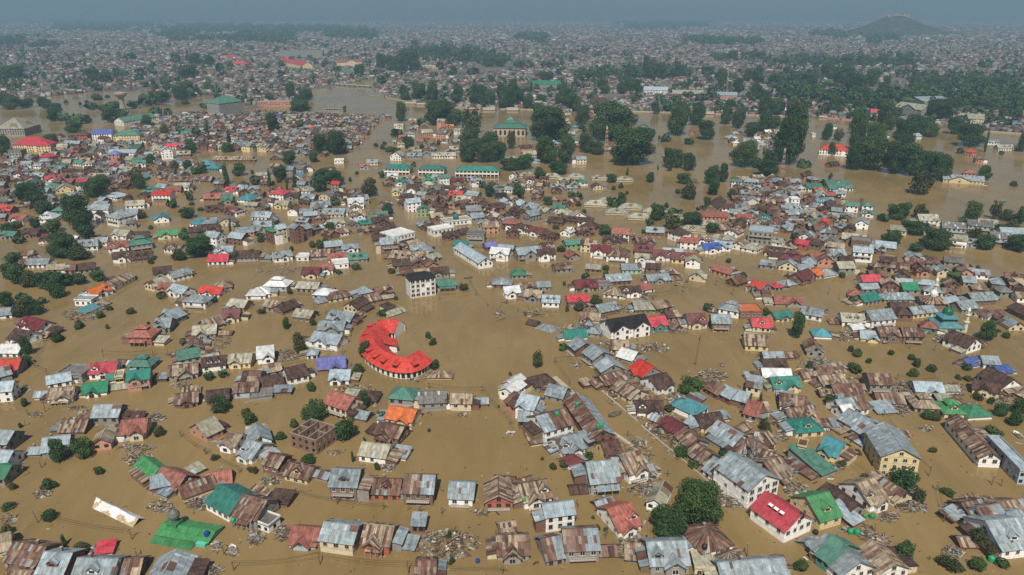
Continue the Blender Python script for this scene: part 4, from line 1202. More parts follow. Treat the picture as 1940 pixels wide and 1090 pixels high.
LANDMARKS = [('the red crescent building', 745, 655), ('the white four-storey block', 797, 548), ('the black-roofed twin block', 1190, 622), ('the low green mosque', 345, 1010), ('the sunken white roof', 222, 968),
    ('the yellow gabled block', 1695, 880), ('the teal domed mosque', 1802, 605), ('the unfinished brick shell', 592, 845), ('the big dark double tree', 1305, 985), ('the lattice phone tower', 1427, 865),
    ('the white triple-window block', 1425, 935), ('the long rusty warehouse', 1120, 815), ('the long green school', 905, 328), ('the red-roofed pavilion', 1578, 285), ('the pagoda-roofed shrine', 965, 245),
    ('the grey tower block', 1440, 442), ('the red-striped mast', 1150, 265), ('the stepped white terrace', 770, 450), ('the white lone minaret', 1768, 560), ('the yellow reflecting hall', 1826, 345),
    ('the grey barrel-roofed hall', 905, 490), ('the blue-roofed hotel', 193, 255), ('the green-roofed depot', 250, 232)]
LANDMARKS += [('the orange gabled house', 760, 800), ('the purple-roofed house', 628, 690), ('the salmon two-tier house', 268, 640), ('the steel-blue hipped house', 1313, 785), ('the skylit red house', 1490, 1000),
    ('the white hall with a rusty roof', 1862, 650), ('the long white-gabled hall', 1866, 865), ('the dark-walled tin house', 660, 915), ('the teal riverside pavilion', 1696, 362), ('the pale tent-roofed bungalows', 1180, 390),
    ('the water tower', 233, 195), ('the concrete car-park frame', 630, 205)]
def tp(t, x, y):
    ox, oy, k = TILES[t]; return ox + x / k, oy + y / k
LANES = [([(738, 228), (700, 272), (662, 300), (657, 316), (683, 350), (731, 382), (762, 411), (797, 448), (836, 485), (876, 516), (910, 548), (960, 600), (1000, 640)], 10), ([(700, 400), (735, 470), (770, 545)], 6), ([(560, 470), (640, 450), (690, 440)], 7), ([(160, 385), (215, 372), (300, 352), (400, 335), (480, 330)], 7), ([(380, 470), (460, 440), (540, 395), (640, 350)], 6),
         ([(1390, 560), (1440, 480), (1490, 450)], 5), ([(940, 545), (1000, 500), (1100, 490), (1250, 500)], 9), ([(1040, 440), (1130, 400), (1250, 440)], 8), ([(880, 350), (960, 400), (1060, 430)], 5), ([(0, 470), (110, 430), (160, 400)], 7), ([(270, 400), (345, 395), (350, 440), (420, 420)], 9), ([(1400, 330), (1480, 330), (1640, 400), (1640, 470)], 6)]
LSEG = [(at(*a), at(*b)) for pl, wd in LANES for a, b in zip(pl, pl[1:])]
def lane_turn(p, rz, reach=26):
    """houses beside a street stand square to it"""
    best = None
    for a, b in LSEG:
        d = b - a; t = max(0, min(1, (p - a).dot(d) / d.length_squared)); q = (p - (a + d * t)).length
        if q < reach and (best is None or q < best[0]): best = (q, math.atan2(d.y, d.x))
    if best is None: return rz
    k = round((rz - best[1]) / (math.pi / 2)); return best[1] + k * math.pi / 2
OCC = []                                                   # (x, y, radius) of what already stands
def front(t, x1, y1, x2, y2, D):
    a, b = at(*tp(t, x1, y1)), at(*tp(t, x2, y2)); d = b - a; W = d.length; rz = math.atan2(d.y, d.x)
    n = Vector((-d.y, d.x, 0)).normalized(); c = (a + b) / 2 + n * D / 2
    return c, rz, W
def place(t, x1, y1, x2, y2, D, h, rt, rc, wc, fl, seed, **k):
    c, rz, W = front(t, x1, y1, x2, y2, D); OCC.append((c.x, c.y, max(W, D) * .55))
    return add_house(c.x, c.y, rz, W, D, h, rt, rc, wc, fl, seed, **k)

# ------------------------------------------------------------------ the buildings one would name
HB = dict(cat='building', group=None)
place('E', 815, 395, 1075, 411, 17, 7.6, 'g', 't', 'y', '', 11, name='apartment_block', label='yellow three-storey block with a grey gabled tin roof and rows of small windows', **HB)
place('D', 1650, 632, 1858, 549, 15, 7.2, 'g', 't', 'w', 'W', 12, name='apartment_block', label='white block with three rows of dark windows under a grey tin gable', **HB)
place('D', 575, 212, 742, 187, 29, 4.2, 'g', 'r', 'b', 'q', 13, name='warehouse', label='long brick warehouse with a gabled roof half rust and half tin beside the avenue', **HB)
place('F', 1085, 240, 1256, 215, 9, 11.2, 'h', 'K', 'w', 'W', 14, name='apartment_block', label='white four-storey block with a black hipped roof standing alone in the water', **HB)
place('E', 160, 870, 345, 785, 13, 4.6, 'g', 'Q', 'w', 'e', 15, name='house', cat='house', group='flooded houses', label='pinkish red roofed house with three pale skylights and a blank white gable')
place('E', 408, 782, 552, 740, 13, 3.6, 'p', 'L', 'y', 'd', 16, name='house', cat='house', group='flooded houses', label='yellow house with a grass green roof and curved parapet, behind the skylit red house')
place('J', 1552, 1128, 1648, 1112, 36, 4.2, 'g', 'l', 'w', '', 17, name='market_hall', label='long grey barrel-like hall with white ribbed side wall along the avenue', **HB)
place('J', 968, 962, 1112, 926, 15, 5.5, 'f', 'W', 'w', 'b', 18, name='apartment_block', label='white flat-roofed block rising in steps beside the straight avenue', **HB)
place('K', 1655, 955, 1822, 972, 15, 9.5, 'f', 'l', 'g', 'b', 19, name='apartment_block', label='grey stepped tower block with dark window bands among dense tin roofs', **HB)
place('L', 405, 338, 598, 352, 15, 6.4, 'h', 'R', 'w', '', 20, name='pavilion', label='white pavilion with a bright red hipped roof on the lawn by tall trees', **HB)
place('L', 1258, 530, 1540, 548, 12, 3.4, 'x', 't', 'y', '', 21, name='hall', label='long yellow hall with a grey roof and central gable mirrored in the lake', **HB)
place('I', -30, 215, 175, 212, 42, 10, 'h', 'c', 'g', '', 22, name='hotel', label='big grey many-windowed hotel with a pale hipped roof at the left edge', **HB)
place('I', 640, 240, 772, 238, 14, 8, 'p', 'B', 'w', '', 23, name='hotel', label='white hotel with a bright blue double roof beside the green-roofed depot', **HB)
place('I', 785, 252, 965, 246, 16, 8, 'h', 'D', 'y', '', 24, name='hotel', label='yellow block with a dark green roof right of the blue-roofed hotel', **HB)
place('I', 790, 135, 855, 140, 55, 6, 'g', 'D', 'w', '', 25, name='depot', label='long green-roofed depot with a white gable end behind the blue-roofed hotel', **HB)
place('I', 95, 315, 302, 322, 22, 8, 'h', 'Q', 'y', '', 26, name='hotel', label='yellow hotel with a broad pinkish red roof near the left edge', **HB)
place('M', 1620, 860, 1795, 835, 26, 20, 'h', 'D', 'g', '', 27, name='office_block', label='tall grey office block with a green roof at the flooded field', **HB)
place('N', 200, 436, 512, 436, 22, 28, 'f', 'c', 'g', 'n', 28, name='slab_hotel', label='long pale grey slab hotel far off in the haze', **HB)
place('N', 195, 478, 365, 515, 26, 12, 'p', 'R', 'y', 'n', 29, name='office_block', label='long far building with a bright red ridged roof below the slab hotel', **HB)
place('N', 620, 495, 800, 490, 22, 13, 'x', 'S', 'c', 'n', 30, name='office_block', label='pale office complex with a red peaked roof left of the dark riverside grove', **HB)
place('N', 1240, 512, 1360, 515, 20, 10, 'f', 'W', 'c', '', 31, name='office_block', label='white flat office building right of the dark riverside grove', **HB)
place('M', 1620, 435, 1740, 440, 14, 9, 'p', 'Q', 'w', 'n', 32, name='office_block', label='far white building with a flat pinkish red roof, nearer the back', **HB)
place('M', 1675, 490, 1800, 495, 18, 9, 'h', 'Q', 'p', 'n', 33, name='office_block', label='far broad hipped pinkish red roof in front of another red roof', **HB)
place('P', 155, 838, 268, 838, 16, 12, 'p', 'M', 'w', 'd3', 34, name='hotel', label='white hotel with a maroon dormered roof on the far river bank', **HB)
place('P', 812, 868, 902, 870, 14, 8, 'p', 'Q', 'w', '', 35, name='hotel', label='small hotel with a red ridged roof on the far bank by trees', **HB)
place('P', 1195, 812, 1400, 806, 24, 14, 's', 't', 'g', 'n', 36, name='assembly_hall', label='big modern hall with a sloping pale blue roof behind the right bank', **HB)
place('P', 1460, 915, 1636, 925, 20, 9, 'p', 'c', 'c', '', 37, name='hotel', label='long cream hotel with rows of windows on the right river bank', **HB)
place('P', 975, 850, 1175, 880, 24, 14, 'x', 'c', 'g', '', 38, name='hotel', label='grey terraced hotel with pale roofs on the right river bank', **HB)
place('O', 185, 655, 395, 655, 24, 9, 'p', 'G', 'g', '', 39, name='college_block', label='long building with a green ridged roof behind the far bank trees', **HB)
place('O', 1005, 695, 1180, 700, 18, 9, 'p', 'l', 'w', '', 40, name='college_block', label='long white building with a pale tin roof behind the riverside terraces', **HB)
place('O', 1215, 720, 1440, 725, 18, 8, 'p', 'c', 'p', '', 41, name='college_block', label='long pinkish building with a cream roof behind the riverside terraces', **HB)
place('O', 1480, 730, 1690, 735, 18, 8, 'p', 'l', 'p', '', 42, name='college_block', label='long pink and white building with a pale tin roof, right of its cream-roofed neighbour', **HB)
place('O', 620, 800, 740, 800, 18, 10, 'p', 'N', 'b', '', 43, name='college_block', label='brick block standing at the river edge right of the green pagoda roofs', **HB)
place('N', 30, 785, 300, 780, 20, 7, 'f', 'c', 'p', '', 44, name='college_block', label='long pink flat-roofed building left of the river bend', **HB)
place('N', 600, 545, 750, 555, 16, 7, 'p', 'D', 'p', '', 45, name='college_block', label='long building with dull green roof beside the bridge end', **HB)
place('N', 515, 828, 660, 830, 16, 9, 'f', 'g', 'g', 'b', 46, name='parking_frame', label='grey open concrete frame building at the river bend', **HB)
place('Z', 735, 323, 775, 325, 12, 4, 'h', 'T', 'w', 'n', 47, name='hall', label='small grey hall roof hidden behind the first green school', **HB) if False else None
root = [o for o in COL.objects if o.get('label', '').startswith('pinkish red roofed house with three')][0]
for k in range(3):
    g = MB(); g.box(-.45, .45, -.75, .75, 0, .12, (.75, .75, .72)); o = g.build('skylight', [M['trim']], root); o.location = (-3.1, -2.6 + 2.1 * k, 7.15); o.rotation_euler = (0, -.5, 0)
# low concrete walls along the drowned avenue
for pts_w, th_, lab in (([(1050, 716), (1075, 738), (1108, 772)], 2.2, 'broad pale concrete ledge along the avenue beside the hipped house with green walls'), ([(1140, 742), (1175, 772), (1207, 800)], .5, 'thin concrete wall along the avenue edge in front of the white pitched house'),
                        ([(1162, 822), (1200, 848), (1226, 880), (1246, 905)], 1.4, 'broken pale concrete strip between rusty houses and the avenue'), ([(1215, 808), (1290, 870), (1372, 940)], .4, 'long thin wall under rusty houses on the right of the avenue')):
    g = MB(); P_ = [at(*q) for q in pts_w]; cen = sum(P_, Vector()) / len(P_)
    for a_, b_ in zip(P_, P_[1:]): g.bar(a_ - cen + Vector((0, 0, .1)), b_ - cen + Vector((0, 0, .1)), th_, .9, jit((.42, .38, .3), R0))
    o = g.build('boundary_wall', [M['wall']]); o.location = cen; tag(o, lab, 'wall', kind='thing')
# open arcade schools
def school(t, x1, y1, x2, y2, lab, seed):
    c, rz, W = front(t, x1, y1, x2, y2, 11); OCC.append((c.x, c.y, W * .5))
    root = add_house(c.x, c.y, rz, W, 12, 5.4, 'h', 'T', 'p', 'n', seed, name='school_building', cat='school', group='green roofed schools', label=lab)
    s = MB(); s.box(-W / 2, W / 2, -7.7, -6.02, 1.9, 2.15, WALL['w'], 0, True); s.box(-W / 2, W / 2, -7.7, -7.55, 2.16, 3.1, WALL['w'], 0, True)
    s.build('gallery', [M['wall']], root)
    n = max(6, int(W / 3.4)); pm = MB(); pm.box(-.2, .2, -.2, .2, -1.2, 4.9, WALL['w'], 0); me = pm.mesh('pillar', [M['wall']])
    for i in range(n + 1):
        o = link(bpy.data.objects.new('pillar', me)); o.parent = root; o.location = (-W / 2 + .25 + (W - .5) * i / n, -7.92, 0)
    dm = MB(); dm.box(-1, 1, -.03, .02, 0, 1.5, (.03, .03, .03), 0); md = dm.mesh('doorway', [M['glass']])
    for i in range(n):
        for z in (.1, 3.2):
            o = link(bpy.data.objects.new('doorway', md)); o.parent = root; o.location = (-W / 2 + .25 + (W - .5) * (i + .5) / n, -6.01, z)
    return root
school('J', 905, 470, 1080, 474, 'long white arcaded school with a green roof, leftmost of the three in a row', 51)
school('J', 1140, 474, 1315, 478, 'white arcaded school with a green roof, middle one of the three in a row', 52)
school('J', 1392, 484, 1690, 488, 'longest white arcaded school with a green roof, right of two shorter ones', 53)

# twin block: black roof, two white front wings
c, rz, W = front('G', 722, 531, 985, 485, 12); OCC.append((c.x, c.y, W * .55))
root = add_house(c.x, c.y, rz, W, 11, 5.2, 'p', 'K', 'w', 'n', 61, name='apartment_block', label='white twin block with one black roof over two gabled front wings', **HB)
for cx in (-W * .26, W * .26):
    g = MB(); w = W * .2; pal = palette('K', R0); wc = WALL['w']; yo = -7.2; h = 5.2; rr = 2.6
    g.box(cx - w, cx + w, yo, -5.4, -1.5, h, wc); g.face([(cx - w, yo, h), (cx + w, yo, h), (cx, yo, h + rr)], wc)
    slope(g, (cx - w - .5, -5.6, h - .35), (cx - w - .5, yo - .6, h - .35), (cx, yo - .6, h + rr + .1), (cx, -.4, h + rr + .1), pal, R0, 1)
    slope(g, (cx + w + .5, yo - .6, h - .35), (cx + w + .5, -5.6, h - .35), (cx, -.4, h + rr + .1), (cx, yo - .6, h + rr + .1), pal, R0, 1)
    g.build('front_gable', [M['wall'], M['paint']], root)
    for xx in (-w * .62, w * .62):
        for z in (3.9, 1.1):
            o = link(bpy.data.objects.new('window', WINMESH[1])); o.parent = root; o.location = (cx + xx, yo - .004, z); o.scale = (1.1, 1, 1)
    o = link(bpy.data.objects.new('window', WINMESH[1])); o.parent = root; o.location = (cx, yo - .004, 5.6); o.scale = (.8, 1, .8)

# red crescent: ridge line in plan, swept
spine = [(758, 634), (738, 632), (720, 636), (710, 648), (708, 664), (716, 682), (734, 696), (757, 705), (777, 706), (797, 692)]
sp = [at(x, y) for x, y in spine]
dense = []
for i in range(len(sp) - 1):                                 # smooth the bend
    p0, p1, p2, p3 = sp[max(0, i - 1)], sp[i], sp[i + 1], sp[min(len(sp) - 1, i + 2)]
    for k in range(6):
        t = k / 6; dense.append(.5 * ((2 * p1) + (p2 - p0) * t + (2 * p0 - 5 * p1 + 4 * p2 - p3) * t * t + (3 * p1 - p0 - 3 * p2 + p3) * t ** 3))
dense.append(sp[-1])
cen = sum(dense, Vector()) / len(dense); sp = [p - cen for p in dense]
def offs(w):
    r = []
    for i, p in enumerate(sp):
        d = (sp[min(i + 1, len(sp) - 1)] - sp[max(0, i - 1)]).normalized(); r.append(p + Vector((d.y, -d.x, 0)) * w)
    return r
root = empty('crescent_building', (cen.x, cen.y, 0)); tag(root, 'white building curved like a crescent under a bright red roof, in open water', 'building')
OCC.append((cen.x, cen.y, 33))
wl, rf = MB(), MB(); hw = 5.4; H0, HR = 3.3, 7.3
oa, ob, ra_, rb_ = offs(-hw), offs(hw), offs(-hw - 1.0), offs(hw + 1.0); up = lambda p, z: Vector((p.x, p.y, z)); wc = WALL['w']; _pr = palette('R', R0); pal = lambda u, v, i, j: jit((.5, .05, .036), R0, .08) if R0.random() < .2 else _pr(u, v, i, j)
for i in range(len(sp) - 1):
    for q in (oa, ob): wl.face([up(q[i], -1.5), up(q[i + 1], -1.5), up(q[i + 1], H0), up(q[i], H0)], wc)
    slope(rf, up(ra_[i], H0 - .3), up(ra_[i + 1], H0 - .3), up(sp[i + 1], HR), up(sp[i], HR), pal, R0, 0)
    slope(rf, up(rb_[i + 1], H0 - .3), up(rb_[i], H0 - .3), up(sp[i], HR), up(sp[i + 1], HR), pal, R0, 0)
for i in (0, -1): wl.face([up(oa[i], -1.5), up(ob[i], -1.5), up(ob[i], H0), up(sp[i], HR - .15), up(oa[i], H0)], wc)
wl.build('wall', [M['wall']], root); rf.build('roof', [M['paint']], root)
L_side = [i for i in range(len(sp) - 1)]
pm = MB(); pm.box(-.28, .28, -.2, .05, -1.2, H0 - .5, (.7, .68, .62)); pme = pm.mesh('pillar', [M['wall']])
dmm = MB(); dmm.box(-.75, .75, -.04, .05, .2, 3.1, (.03, .03, .035)); dme = dmm.mesh('window', [M['glass']])
for q, sgn in ((oa, -1), (ob, 1)):
    for i in range(len(sp) - 1):
        d = q[i + 1] - q[i]; n = 1 if i % 2 == 0 or d.length > 2 else 0; rzz = math.atan2(d.y, d.x) + (0 if sgn > 0 else math.pi)
        for k in range(n):
            for me_, f_ in ((dme, .55), (pme, 0.02)):
                o = link(bpy.data.objects.new(me_.name, me_)); o.parent = root; p = q[i].lerp(q[i + 1], (k + f_) / n); o.location = p; o.rotation_euler = (0, 0, rzz)
# dormers with open fronts along the outer slope
for i in (5, 9, 14, 20, 25, 30, 34, 38, 43, 48):
    side = offs(-hw * .45) if False else offs(hw * .5)
    p, q = side[i], offs(hw * .95)[i]; d = (q - p).normalized(); rzz = math.atan2(d.y, d.x) + math.pi / 2
    # local: -y points outwards
    g = MB(); z0 = H0 + (HR - H0) * .22; zt = z0 + 1.5
    g.box(-1.1, 1.1, -2.0, 1.2, z0 - .6, zt, ROOF['R']); g.box(-.85, .85, -2.05, -1.9, z0, zt - .2, (.03, .03, .03))
    slope(g, (-1.4, -2.5, zt - .1), (1.4, -2.5, zt - .1), (1.4, 2.1, zt + .75), (-1.4, 2.1, zt + .75), pal, R0, 0)
    o = g.build('dormer', [M['paint']], root); o.location = p; o.rotation_euler = (0, 0, rzz)
# the inner stair bay
ib = offs(-hw - 2.2)[24]; d = (ib - sp[24]).normalized(); g = MB()
g.box(-4.5, 4.5, -2.6, 2.4, -1.5, H0 - .6, wc); slope(g, (-5.1, -3.2, H0 - .7), (5.1, -3.2, H0 - .7), (4.5, 3.2, H0 + 1.7), (-4.5, 3.2, H0 + 1.7), pal, R0, 1)
o = g.build('stair_bay', [M['wall'], M['paint']], root); o.location = ib; o.rotation_euler = (0, 0, math.atan2(d.y, d.x) + math.pi / 2)

# unfinished brick shell
c, rz, W = front('C', 262, 205, 440, 262, 11); OCC.append((c.x, c.y, 9)); root = empty('unfinished_house', (c.x, c.y, 0), rz)
tag(root, 'roofless unfinished brick shell with open rooms and empty window holes', 'house', 'flooded houses')
D = 11; H = 5.6; bc = (.21, .135, .1); x, y = W / 2, D / 2
def holed(mb, a, b, z0, z1, n, t=.3):
    a, b = Vector(a), Vector(b); L = (b - a).length; d = (b - a) / L; nn = Vector((-d.y, d.x, 0)) * t
    def seg(s0, s1, q0, q1, col):
        P = [a + d * s0, a + d * s1, a + d * s1 + nn, a + d * s0 + nn]
        lo = [Vector((p.x, p.y, q0)) for p in P]; hi = [Vector((p.x, p.y, q1)) for p in P]
        for i in range(4): j = (i + 1) % 4; mb.face([lo[i], lo[j], hi[j], hi[i]], col)
        mb.face(hi, col); mb.face(lo[::-1], col)
    for k in range(n):
        s0, s1 = L * k / n, L * (k + 1) / n; w = (s1 - s0); m0, m1 = s0 + w * .28, s1 - w * .28
        seg(s0, m0, z0, z1, jit(bc, R0)); seg(m1, s1, z0, z1, jit(bc, R0))
        zz = z0
        for (q0, q1) in ((-.2, .5), (2.0, 3.1), (4.7, z1)):
            seg(m0 + .002, m1 - .002, max(q0, z0), q1, jit(bc, R0))
    seg(-.05, L + .05, z1 + .002, z1 + .2, (.3, .25, .2))
for nm, segs in (('wall', [((-x, -y, 0), (x, -y, 0), 4), ((x, -y + .31, 0), (x, y - .31, 0), 4), ((x, y, 0), (-x, y, 0), 4), ((-x, y - .31, 0), (-x, -y + .31, 0), 4)]),
                 ('partition', [((-x * .35, -y + .31, 0), (-x * .35, y - .31, 0), 3), ((x * .35, -y + .31, 0), (x * .35, y - .31, 0), 3), ((-x + .31, 0, 0), (-x * .35 - .31, 0, 0), 1), ((x * .35, 0, 0), (x - .31, 0, 0), 1)])):
    for a, b, n in segs:
        q = MB(); holed(q, a, b, -1.5, H, n); q.build(nm, [M['wall']], root)

# sunken white roof: a crumpled sheet ridge barely out of the water
a, b, c_, d_ = [at(*tp('B', *q)) for q in ((630, 628), (908, 765), (1012, 700), (720, 572))]
cen = (a + b + c_ + d_) / 4; root = empty('sunken_hall', (cen.x, cen.y, 0)); tag(root, 'crumpled white metal roof of a sunken hall, mud smeared, alone in brown water', 'hall'); OCC.append((cen.x, cen.y, 12))
g = MB(); rng = random.Random(3); nn = 34
def tent(u, v):
    p = (a.lerp(b, u)).lerp(d_.lerp(c_, u), v) - cen; z = -.15 + 2.5 * (1 - abs(2 * v - 1)) * (1 - .3 * u) + .22 * math.sin(u * 11 + v * 4) * (1 - abs(2 * v - 1))
    return Vector((p.x, p.y, z))
for i in range(nn):
    for j in range(12):
        u0, u1, v0, v1 = i / nn, (i + 1) / nn, j / 12, (j + 1) / 12
        mud = noise.noise(Vector((u0 * 4.5, v0 * 2.2, 4.2))) + (.32 - v0 * 1.1) + (.15 if u0 > .75 else 0) > .36
        col = jit((.45, .36, .22) if mud else (.72, .73, .73), rng, .06)
        g.face([tent(u0, v0), tent(u1, v0), tent(u1, v1), tent(u0, v1)], col)
g.build('roof_sheet', [M['paint']], root)
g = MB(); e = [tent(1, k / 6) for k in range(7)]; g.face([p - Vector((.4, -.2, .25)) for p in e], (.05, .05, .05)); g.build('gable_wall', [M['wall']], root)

# low green mosque with a bulb dome
c, rz, W = front('B', 1062, 842, 1412, 902, 10); OCC.append((c.x, c.y, 16))
root = add_house(c.x, c.y, rz, W, 7.5, .9, 'p', 'L', 'm', 'no', 71, name='mosque', cat='mosque', group=None, label='low mosque sunk to its green roof with a small grey bulb dome')
x = -W * .3; g = MB(); g.box(x - 1.6, x + 1.6, -1.2, 2.2, 1, 2.9, jit(ROOF['L'], R0)); g.lathe((x, .5, 2.9), [(1.1, 0), (1.1, .9), (1.6, 1.5), (1.75, 2.3), (1.3, 3.3), (.5, 4.0), (.12, 4.3), (.06, 5.3), (0, 5.4)], 14, (.13, .14, .14))
g.build('dome', [M['paint']], root)
g = MB(); slope(g, (-W * .53, -7, -.1), (W * .3, -7, .0), (W * .3, -4.1, .62), (-W * .53, -4.1, .55), palette('L', R0), R0); g.build('verandah_roof', [M['paint']], root)
g = MB(); g.box(W * .32, W * .5, -5, -3.78, -1.5, 1.0, (.1, .5, .36)); g.build('porch', [M['wall']], root)
t = MB(); t.lathe((0, 0, 0), [(.75, 0), (.8, .6), (.75, 1.3), (.35, 1.5), (0, 1.52)], 12, (.02, .05, .25))
TANKME = {'blue': t.mesh('water_tank', [M['paint']])}
for nm, colr in (('black', (.02, .02, .022)), ('green', (.02, .3, .12))):
    t = MB(); t.lathe((0, 0, 0), [(.7, 0), (.78, .4), (.78, 1.2), (.4, 1.5), (.2, 1.62), (0, 1.63)], 12, colr); TANKME[nm] = t.mesh('water_tank', [M['paint']])

c, rz, W = front('J', 1318, 836, 1502, 816, 10); OCC.append((c.x, c.y, 9))
root = add_house(c.x, c.y, rz, W, 10, 3.4, 'f', 'c', 'w', 'b', 73, name='mosque', cat='mosque', group=None, label='flat pale mosque with a teal dome beside the straight flooded avenue')
g = MB(); g.lathe((0, 0, 3.4), [(2.0, 0), (2.0, .6), (2.2, 1.4), (1.9, 2.6), (1.1, 3.5), (.3, 4), (.06, 5), (0, 5.1)], 16, (.02, .15, .17)); g.build('dome', [M['paint']], root)
# teal mosque and minaret
c, rz, W = front('H', 1232, 470, 1400, 474, 13); OCC.append((c.x, c.y, 10))
root = add_house(c.x, c.y, rz, W, 13, 2.6, 'h', 'A', 'm', '', 72, name='mosque', cat='mosque', group=None, label='teal mosque with a shiny green dome over two tiers of hipped roof')
g = MB(); g.box(-W * .3, W * .3, -3.8, 3.8, 3.2, 6.0, WALL['t']); slope(g, (-W * .36, -4.8, 5.8), (W * .36, -4.8, 5.8), (W * .12, 0, 8), (-W * .12, 0, 8), palette('A', R0), R0)
slope(g, (W * .36, 4.8, 5.8), (-W * .36, 4.8, 5.8), (-W * .12, 0, 8), (W * .12, 0, 8), palette('A', R0), R0)
slope(g, (W * .36, -4.8, 5.8), (W * .36, 4.8, 5.8), (W * .12, 0, 8), (W * .12, 0, 8), palette('A', R0), R0); slope(g, (-W * .36, 4.8, 5.8), (-W * .36, -4.8, 5.8), (-W * .12, 0, 8), (-W * .12, 0, 8), palette('A', R0), R0)
g.build('upper_tier', [M['paint']], root)
g = MB(); g.lathe((0, 0, 6.9), [(2.4, 0), (2.5, .7), (2.3, 1.9), (1.6, 2.9), (.6, 3.6), (.1, 3.9), (.05, 4.8), (0, 4.85)], 18, (.015, .13, .06)); g.build('dome', [M['paint']], root)
def minaret(p, hh, lab):
    r = empty('minaret', (p.x, p.y, 0)); tag(r, lab, 'minaret')
    g = MB(); k = hh / 14
    g.lathe((0, 0, -1.5), [(1.0 * k, 0), (1.0 * k, 5 * k + 1.5), (1.5 * k, 5.3 * k + 1.5), (1.5 * k, 5.8 * k + 1.5), (.8 * k, 5.9 * k + 1.5), (.75 * k, 9 * k + 1.5), (1.3 * k, 9.3 * k + 1.5), (1.3 * k, 9.7 * k + 1.5), (.6 * k, 9.8 * k + 1.5), (.6 * k, 11.3 * k + 1.5)], 14, (.62, .58, .45))
    g.build('shaft', [M['wall']], r)
    g = MB(); g.lathe((0, 0, 11.3 * k), [(.75 * k, 0), (.85 * k, .6 * k), (.6 * k, 1.4 * k), (.15 * k, 2 * k), (.05 * k, 2.8 * k), (0, 2.8 * k)], 14, (.7, .7, .68)); g.build('cap_dome', [M['wall']], r)
minaret(at(*tp('H', 1408, 468)), 13, 'cream minaret with two balconies standing at the corner of the teal mosque')
p = at(*tp('H', 1205, 290)); minaret(p + Vector((.8, 4, 0)), 15, 'tall white minaret with ringed balconies rising out of dense tin roofs')
r = empty('shrine', (p.x - 2, p.y, 0)); tag(r, 'brown-roofed shrine with a white onion dome in front of the tall white minaret', 'shrine'); OCC.append((p.x, p.y, 8))
g = MB(); g.box(-5, 5, -4.5, 4.5, -1.5, 3.2, WALL['d']); g.build('wall', [M['wall']], r)
g = MB(); pal = palette('X', R0)
for q in (((-6, -5.4, 3), (6, -5.4, 3)), ((6, -5.4, 3), (6, 5.4, 3)), ((6, 5.4, 3), (-6, 5.4, 3)), ((-6, 5.4, 3), (-6, -5.4, 3))): slope(g, q[0], q[1], (0, 0, 6.5), (0, 0, 6.5), pal, R0)
g.build('roof', [M['rusty']], r)
g = MB(); g.lathe((0, 0, 5.6), [(1.5, 0), (1.6, .4), (1.6, 1), (1.8, 1.1), (1.7, 2), (1.1, 2.8), (.35, 3.4), (.1, 3.7), (0, 4.3)], 16, (.72, .72, .7)); g.build('dome', [M['wall']], r)

# pagoda-roofed shrine by the river
c, rz, W = front('J', 1655, 212, 1872, 215, 30); OCC.append((c.x, c.y, 22)); r = empty('shrine', (c.x, c.y, 0), rz); tag(r, 'big shrine with stacked green pagoda roofs and tall arched windows by the river', 'shrine')
g = MB(); x, y = W / 2, 15; g.box(-x, x, -y, y, -1.5, 10.5, (.46, .38, .28)); g.build('wall', [M['wall']], r)
wm = MB(); wm.face([(-1.4, 0, 0), (1.4, 0, 0), (1.4, 0, 4.6), (.9, 0, 5.6), (0, 0, 6.2), (-.9, 0, 5.6), (-1.4, 0, 4.6)], (.05, .05, .05)); ame = wm.mesh('arched_window', [M['glass']])
for i in range(7):
    o = link(bpy.data.objects.new('arched_window', ame)); o.parent = r; o.location = (-x + W * (i + .5) / 7, -y - .02, 1.5)
for k, (sx, z0, z1) in enumerate(((1.08, 10.2, 15.5), (.5, 15.4, 18.5), (.24, 18.4, 22.5))):
    g = MB(); pal = palette('D', R0); X, Y = x * sx, y * sx; q = .35 if k < 2 else 0
    P = [(-X, -Y, z0), (X, -Y, z0), (X, Y, z0), (-X, Y, z0)]; Q = [(-X * q, -Y * q, z1), (X * q, -Y * q, z1), (X * q, Y * q, z1), (-X * q, Y * q, z1)]
    for i in range(4): j = (i + 1) % 4; slope(g, P[i], P[j], Q[j], Q[i], pal, R0, 0, 2, 3)
    if k: g.box(-X * .8, X * .8, -Y * .8, Y * .8, z0 - 1.6, z0 - .15, (.3, .25, .18))
    g.build('roof_tier', [M['paint']], r)
g = MB(); g.lathe((0, 0, 22.2), [(1, 0), (.7, 1.5), (.2, 2), (.1, 5), (0, 5.2)], 8, (.2, .2, .2)); g.build('spire', [M['paint']], r)

# fort on the hill
r = empty('hill_fort', (hp.x + 5, hp.y + 430, 100)); tag(r, 'pale stone fort walls along the flat summit of the hazy hill', 'fort')
fw = MB(); rng = random.Random(5); pts_ = [(-62, -35), (-20, -48), (30, -46), (66, -30), (70, 20), (20, 42), (-40, 40), (-66, 10)]
for (x0, y0), (x1, y1) in zip(pts_, pts_[1:] + pts_[:1]):
    q = MB(); q.bar((x0, y0, 8), (x1, y1, 8), 5, rng.uniform(17, 22), (.4, .32, .22)); q.build('rampart', [M['wall']], r)
    q = MB(); q.lathe((x0, y0, 0), [(6.5, 0), (6, 22), (6.6, 22.1), (6.6, 24), (0, 24.1)], 10, (.42, .34, .24)); q.build('tower', [M['wall']], r)
q = MB(); q.box(-25, 20, -12, 14, 0, 25, (.44, .35, .25)); q.build('keep', [M['wall']], r)

